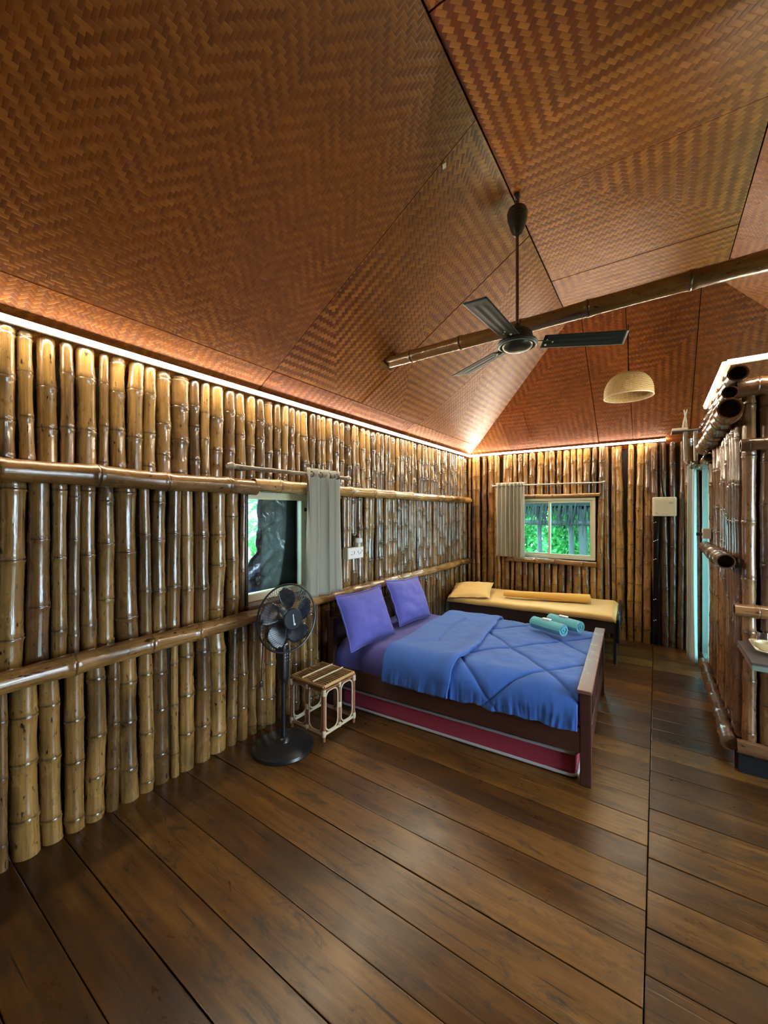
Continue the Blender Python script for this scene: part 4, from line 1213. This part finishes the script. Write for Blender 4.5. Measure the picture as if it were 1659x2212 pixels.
t = empty('curtain_rod', (0.315, 4.86, 2.075), 0, 'short pale rod carrying the curtain beside the glass door', 'curtain rod')
inst('rod', pole_mesh('rod_culm', 0.86, 0.015, 93, M['pole_grey'], 12, 0.3, 0.003, 0.02), t, (0, 0, 0), (R(-90), 0, 0))
for yy in (0.03, 0.83): MB().box((0.05, yy, 0.0), (0.10, 0.012, 0.03), None, 0.003).build('bracket', M['bronze'], t)

# ================================================================== ELECTRICAL
t = empty('fuse_box', (0.073, 5.765, 1.55), 0, 'cream fuse box on the end wall beside the long curtain', 'fuse box')
MB().box((0, 0, 0.113), (0.235, 0.075, 0.226), None, 0.014).build('body', M['white_plastic'], t)
dr = MB().box((-0.005, -0.0385, 0.113), (0.185, 0.008, 0.176), None, 0.003).build('door', M['white_plastic'], t)
MB().box((0.062, -0.0432, 0.158), (0.036, 0.002, 0.020), None).build('window_label', M['steel'], dr)
MB().box((-0.075, -0.0432, 0.035), (0.022, 0.002, 0.004), None).build('maker_mark', M['black_rough'], dr)
t = empty('cable_bundle', (-0.005, 5.775, 0.0), 0, 'black cables running down the end wall under the fuse box', 'cable')
for k_ in range(5):
    MB().tube([(-0.02 + 0.017 * k_ + 0.006 * math.sin(z_ * 2.2 + k_) - 0.02 * (1.5 - z_) / 1.5, -0.004 * math.sin(z_ * 3 + k_), z_) for z_ in [0.015 + 1.535 * q / 16 for q in range(17)]], 0.0088, 10).build('cable', M['black_rough'], t)
for (z_, n_) in ((1.47, 2), (1.25, 3), (1.03, 2), (0.55, 2), (0.30, 2)):
    for k_ in range(n_):
        MB().box((-0.024 + 0.018 * k_, -0.015, z_ + 0.009 * k_), (0.013, 0.012, 0.006), None, 0.002).build('clip', M['white'], t)
t = tag(MB().tube([(0.075, 5.775, 1.775), (0.055, 5.77, 1.85), (0.045, 5.775, 2.0), (0.04, 5.78, 2.43)], 0.008, 8).build('power_cable', M['black_rough']), 'single black cable rising from the fuse box to the ceiling', 'cable')
t = empty('socket_board', (-2.365, 2.90, 1.165), 0, 'white switch and socket board on the bamboo beside the curtain', 'socket')
MB().box((0.03, 0, 0.055), (0.06, 0.235, 0.105), None, 0.004).build('body', M['white_plastic'], t)
MB().box((0.0615, 0.0, 0.055), (0.004, 0.215, 0.090), None, 0.001).build('face_plate', M['white'], t)
for (dy, dz, h_) in ((-0.062, 0.07, 0.008), (-0.07, 0.045, 0.010), (-0.052, 0.045, 0.010), (-0.025, 0.06, 0.03), (0.03, 0.065, 0.018), (0.045, 0.045, 0.014), (0.068, 0.05, 0.02), (0.088, 0.07, 0.02)):
    MB().box((0.0637, dy, dz), (0.0025, 0.005, h_), None).build('slot', M['black_rough'], t)
t = empty('mosquito_vaporizer', (-2.335, 2.965, 1.27), 0, 'small white plug-in vaporizer above the socket board', 'vaporizer')
MB().box((0.01, 0, 0.016), (0.03, 0.035, 0.034), None, 0.005).build('plug', M['white_plastic'], t)
MB().lathe([(0.018, 0.032), (0.034, 0.045), (0.036, 0.07), (0.028, 0.085), (0.0, 0.088)], 18, Matrix.Translation((0.01, 0, 0)), caps=False).build('body', M['white'], t)
MB().lathe([(0.0, 0.084), (0.016, 0.086), (0.02, 0.105), (0.012, 0.12), (0.0, 0.122)], 14, Matrix.Translation((0.0, -0.004, 0)), caps=False).build('refill', M['bed_wood'], t)
tag(MB().tube([(-2.385, 2.80, 1.26), (-2.378, 2.79, 1.40), (-2.38, 2.775, 1.72)], 0.010, 8).build('wall_cable', M['black_rough']), 'dark cable dropping to the white socket board', 'cable')
t = empty('switch_box', (0.395, 4.62, 1.36), 0, 'white switch box with a black plug on the dark right wall', 'switch')
MB().box((-0.025, 0, 0.045), (0.06, 0.11, 0.09), None, 0.004).build('body', M['white_plastic'], t)
MB().box((-0.075, 0.0, 0.04), (0.045, 0.035, 0.03), None, 0.005).build('plug', M['black_plastic'], t)
t = empty('router_shelf', (0.24, 5.0, 2.405), 0, 'thin wooden shelf board at the top of the bamboo near the door', 'shelf')
MB().box((0.05, 0.0, 0.0), (0.34, 0.20, 0.012), None, 0.003).build('board', M['bed_cap'], t)
for xx in (-0.005, 0.075): MB().tube([(xx, -0.03, -0.006), (xx, -0.03, -0.30)], 0.018, 12).build('post', M['pole_grey'], t)
t = empty('router', (0.19, 5.0, 2.411), 0, 'white router with upright aerials on the shelf near the door', 'router')
MB().box((0.0, 0.0, 0.016), (0.13, 0.10, 0.030), None, 0.006).build('body', M['white_plastic'], t)
for (xx, ln) in ((0.028, 0.03), (0.055, -0.02)):
    MB().tube([(xx, 0.0, 0.03), (xx + ln * 0.2, 0.0, 0.10), (xx + ln, 0, 0.215)], [0.011, 0.009, 0.005], 8).build('aerial', M['white_plastic'], t)

# ================================================================== TABLE WITH TRAY
t = empty('side_table', (0.855, 2.995, 0.0), 0, 'small dark table with a grey-green edge against the alcove wall', 'table')
MB().box((0.0, 0.0, 0.812), (0.90, 0.44, 0.016), None, 0.003).build('table_top', M['dark_top'], t)
MB().box((0.0, -0.212, 0.795), (0.90, 0.016, 0.030), None, 0.003).build('front_edge', M['green_edge'], t)
MB().box((-0.442, 0.008, 0.795), (0.016, 0.42, 0.030), None, 0.003).build('side_edge', M['bed_cap'], t)
for (xx, yy) in ((0.40, -0.18), (0.40, 0.19), (-0.05, 0.19)): MB().box((xx, yy, 0.39), (0.04, 0.04, 0.78), None, 0.004).build('leg', M['dark_wood'], t)
MB().box((0.0, 0.205, 0.75), (0.86, 0.02, 0.06), None, 0.003).build('back_batten', M['dark_wood'], t)
TZ = 0.82
t = empty('serving_tray', (0.625, 3.06, TZ), 0, 'cream tray on the small dark table', 'tray')
tr = MB()
pr_ = [(0.13, 0.085, 0.003), (0.145, 0.10, 0.006), (0.165, 0.12, 0.026), (0.178, 0.132, 0.028), (0.178, 0.132, 0.024), (0.162, 0.117, 0.020), (0.143, 0.098, 0.001), (0.13, 0.085, 0.0)]
loops = []
for (a, b_, z_) in pr_:
    l_ = loop_rect(-a, -b_, a, b_, 0.035, z_, 5); loops.append(l_)
n_ = len(loops[0]); vv = [p for l_ in loops for p in l_]
ff = [(i * n_ + k_, i * n_ + (k_ + 1) % n_, (i + 1) * n_ + (k_ + 1) % n_, (i + 1) * n_ + k_) for i in range(len(loops) - 1) for k_ in range(n_)]
ff += [tuple(range(n_)), tuple((len(loops) - 1) * n_ + k_ for k_ in range(n_ - 1, -1, -1))]
tr.add(vv, ff); tr.build('tray_body', M['cream_ceramic'], t)
def bowl(x, y_, label):
    b = MB().lathe([(0.0, 0.0), (0.030, 0.0), (0.042, 0.012), (0.047, 0.042), (0.049, 0.046), (0.045, 0.045), (0.039, 0.014), (0.0, 0.008)], 28, caps=False)
    o = b.build('bowl', M['cream_ceramic']); o.location = (x, y_, TZ + 0.0035); tag(o, label, 'bowl', 'cream bowls on the tray')
bowl(0.505, 3.045, 'cream bowl at the left end of the tray')
bowl(0.575, 3.005, 'cream bowl nearest the front edge of the tray')
def tumbler(x, y_, label):
    b = MB().lathe([(0.0, 0.085), (0.030, 0.085), (0.031, 0.082), (0.036, 0.0), (0.0335, 0.0), (0.0285, 0.074), (0.0, 0.074)], 28, caps=False)
    o = b.build('glass_tumbler', M['tumbler']); o.location = (x, y_, TZ + 0.0035); tag(o, label, 'glass', 'upturned tumblers on the tray')
tumbler(0.508, 3.130, 'upturned clear glass tumbler at the left back of the tray')
tumbler(0.60, 3.11, 'upturned clear glass tumbler to the right on the tray')

# ================================================================== OUTSIDE
gm = MB().span((-14, -12, -0.75), (14, 22, -0.65))
g_ = gm.build('ground', M['ground']); tag(g_, 'green garden ground outside the hut', 'ground', kind='structure')
def bush(c, s, n, seed, label, leaf=0.16):
    rn = random.Random(seed); mb = MB()
    for k_ in range(n):
        while True:
            p = Vector((rn.uniform(-1, 1), rn.uniform(-1, 1), rn.uniform(-1, 1)))
            if 0.35 < p.length < 1: break
        p = Vector((p.x * s[0], p.y * s[1], p.z * s[2]))
        d = Vector((rn.uniform(-1, 1), rn.uniform(-1, 1), rn.uniform(-0.8, 0.6))).normalized(); e = d.cross(Vector((rn.uniform(-1, 1), rn.uniform(-1, 1), rn.uniform(-1, 1)))).normalized()
        L = leaf * rn.uniform(0.6, 1.5); W = L * 0.2
        mb.add([p, p + d * L * 0.4 + e * W, p + d * L, p + d * L * 0.4 - e * W], [(0, 1, 2, 3)])
    t_ = empty('garden_bush', (c[0], c[1], -0.65), 0, label, 'bush')
    o = mb.build('foliage', M['leaf'], t_, smooth=False); o.location = (0, 0, c[2] + 0.65); o['kind'] = 'stuff'
    st_ = MB()
    for k_ in range(5):
        a = k_ * 1.3; st_.tube([(0.05 * math.cos(a), 0.05 * math.sin(a), 0), (0.3 * s[0] * math.cos(a), 0.3 * s[1] * math.sin(a), c[2] + 0.65)], 0.02, 6)
    st_.build('stems', M['trunk'], t_)
bush((-3.0, 10.2, 1.2), (0.50, 0.5, 1.9), 3500, 1, 'leafy green bush seen through the left pane of the back window')
bush((-1.72, 10.4, 1.3), (0.50, 0.5, 1.9), 3500, 2, 'leafy green bush seen through the middle of the back window')
bush((-0.45, 10.2, 1.1), (0.50, 0.5, 1.9), 3500, 3, 'leafy green bush at the right of the back window view')
bush((-1.9, 13.0, 1.6), (4.2, 0.7, 2.6), 9000, 9, 'tall green hedge at the back of the garden', 0.26)
bush((-4.6, 2.7, 1.3), (0.5, 1.6, 1.7), 2600, 4, 'green foliage outside the window by the fan')
bush((2.6, 9.6, 0.8), (1.2, 0.6, 1.7), 1600, 5, 'leafy bush beyond the glass door')
bush((3.4, 7.2, 0.9), (0.7, 1.4, 1.7), 1600, 6, 'bush on the porch side past the glass door')
t = empty('thatched_shelter', (-1.55, 8.1, -0.65), 0, 'thatched garden shelter seen through the back window', 'shelter')
rn = random.Random(4); th = MB()
for k_ in range(2600):
    x = rn.uniform(-2.3, 2.3); v_ = rn.uniform(0, 1) ** 1.5
    p = Vector((x, -0.05 + v_ * 1.5 + rn.uniform(-.05, .05), 2.35 + v_ * 0.95 + rn.uniform(-0.03, 0.05)))
    d = Vector((rn.uniform(-0.12, 0.12), -0.35 - 0.5 * v_, -0.9 + 0.35 * v_)).normalized(); L = rn.uniform(0.22, 0.62) * (1.0 - 0.3 * v_) * (0.85 + 0.35 * math.sin(x * 5.3) ** 2)
    e = Vector((1, 0, 0)) * rn.uniform(0.006, 0.016)
    th.add([p - e, p + e, p + d * L + e * 0.2, p + d * L - e * 0.2], [(0, 1, 2, 3)])
o = th.build('thatch', M['straw'], t, smooth=False); o['kind'] = 'stuff'
rf = MB(); rf.add([(-2.3, -0.05, 2.42), (2.3, -0.05, 2.42), (2.3, 1.5, 3.38), (-2.3, 1.5, 3.38), (-2.3, -0.05, 2.36), (2.3, -0.05, 2.36), (2.3, 1.5, 3.32), (-2.3, 1.5, 3.32)], [(0,1,2,3),(7,6,5,4),(0,4,5,1),(1,5,6,2),(2,6,7,3),(3,7,4,0)])
rf.build('roof_deck', M['straw'], t)
MB().tube([(-2.3, 0.0, 2.07), (0, 0.0, 2.04), (2.3, 0.0, 2.06)], 0.045, 10).build('eave_beam', M['trunk'], t)
for (x, r_) in ((-0.35, 0.045), (0.22, 0.05), (0.42, 0.075), (0.58, 0.055), (0.70, 0.04), (1.9, 0.05), (-1.9, 0.05)):
    MB().tube([(x, 0.05, 0), (x + 0.02, 0.05, 1.2), (x - 0.01, 0.05, 2.3)], r_, 10).build('post', M['trunk'], t)
# crumpled black plastic sheet hung outside the left window
tp = MB()
def tpf(u, v):
    y_ = 2.26 + 1.5 * u - (0.75 * max(0, v - 0.45) ** 0.8 * (1 - u)); z = 2.1 - 1.9 * v
    return (-2.90 + 0.09 * fbm(u * 3, v * 4, 3) - 0.07 * abs(fbm(u * 6 + v * 3, v * 5, 5)) - 0.035 * abs(fbm(u * 17 - v * 6, v * 13, 7)), y_, z)
tp.grid(tpf, 110, 130)
to = tp.build('plastic_sheet', M['tarp'], angle=55)
md = to.modifiers.new('thickness', 'SOLIDIFY'); md.thickness = 0.004
for yy in (1.9, 3.78): MB().tube([(-2.93, yy, -0.66), (-2.93, yy, 2.15)], 0.03, 10).build('post', M['trunk'], to)
MB().tube([(-2.93, 1.88, 2.11), (-2.93, 3.8, 2.11)], 0.02, 10).build('cross_bar', M['trunk'], to)
tag(to, 'black plastic sheet hung outside the window by the fan', 'tarpaulin')
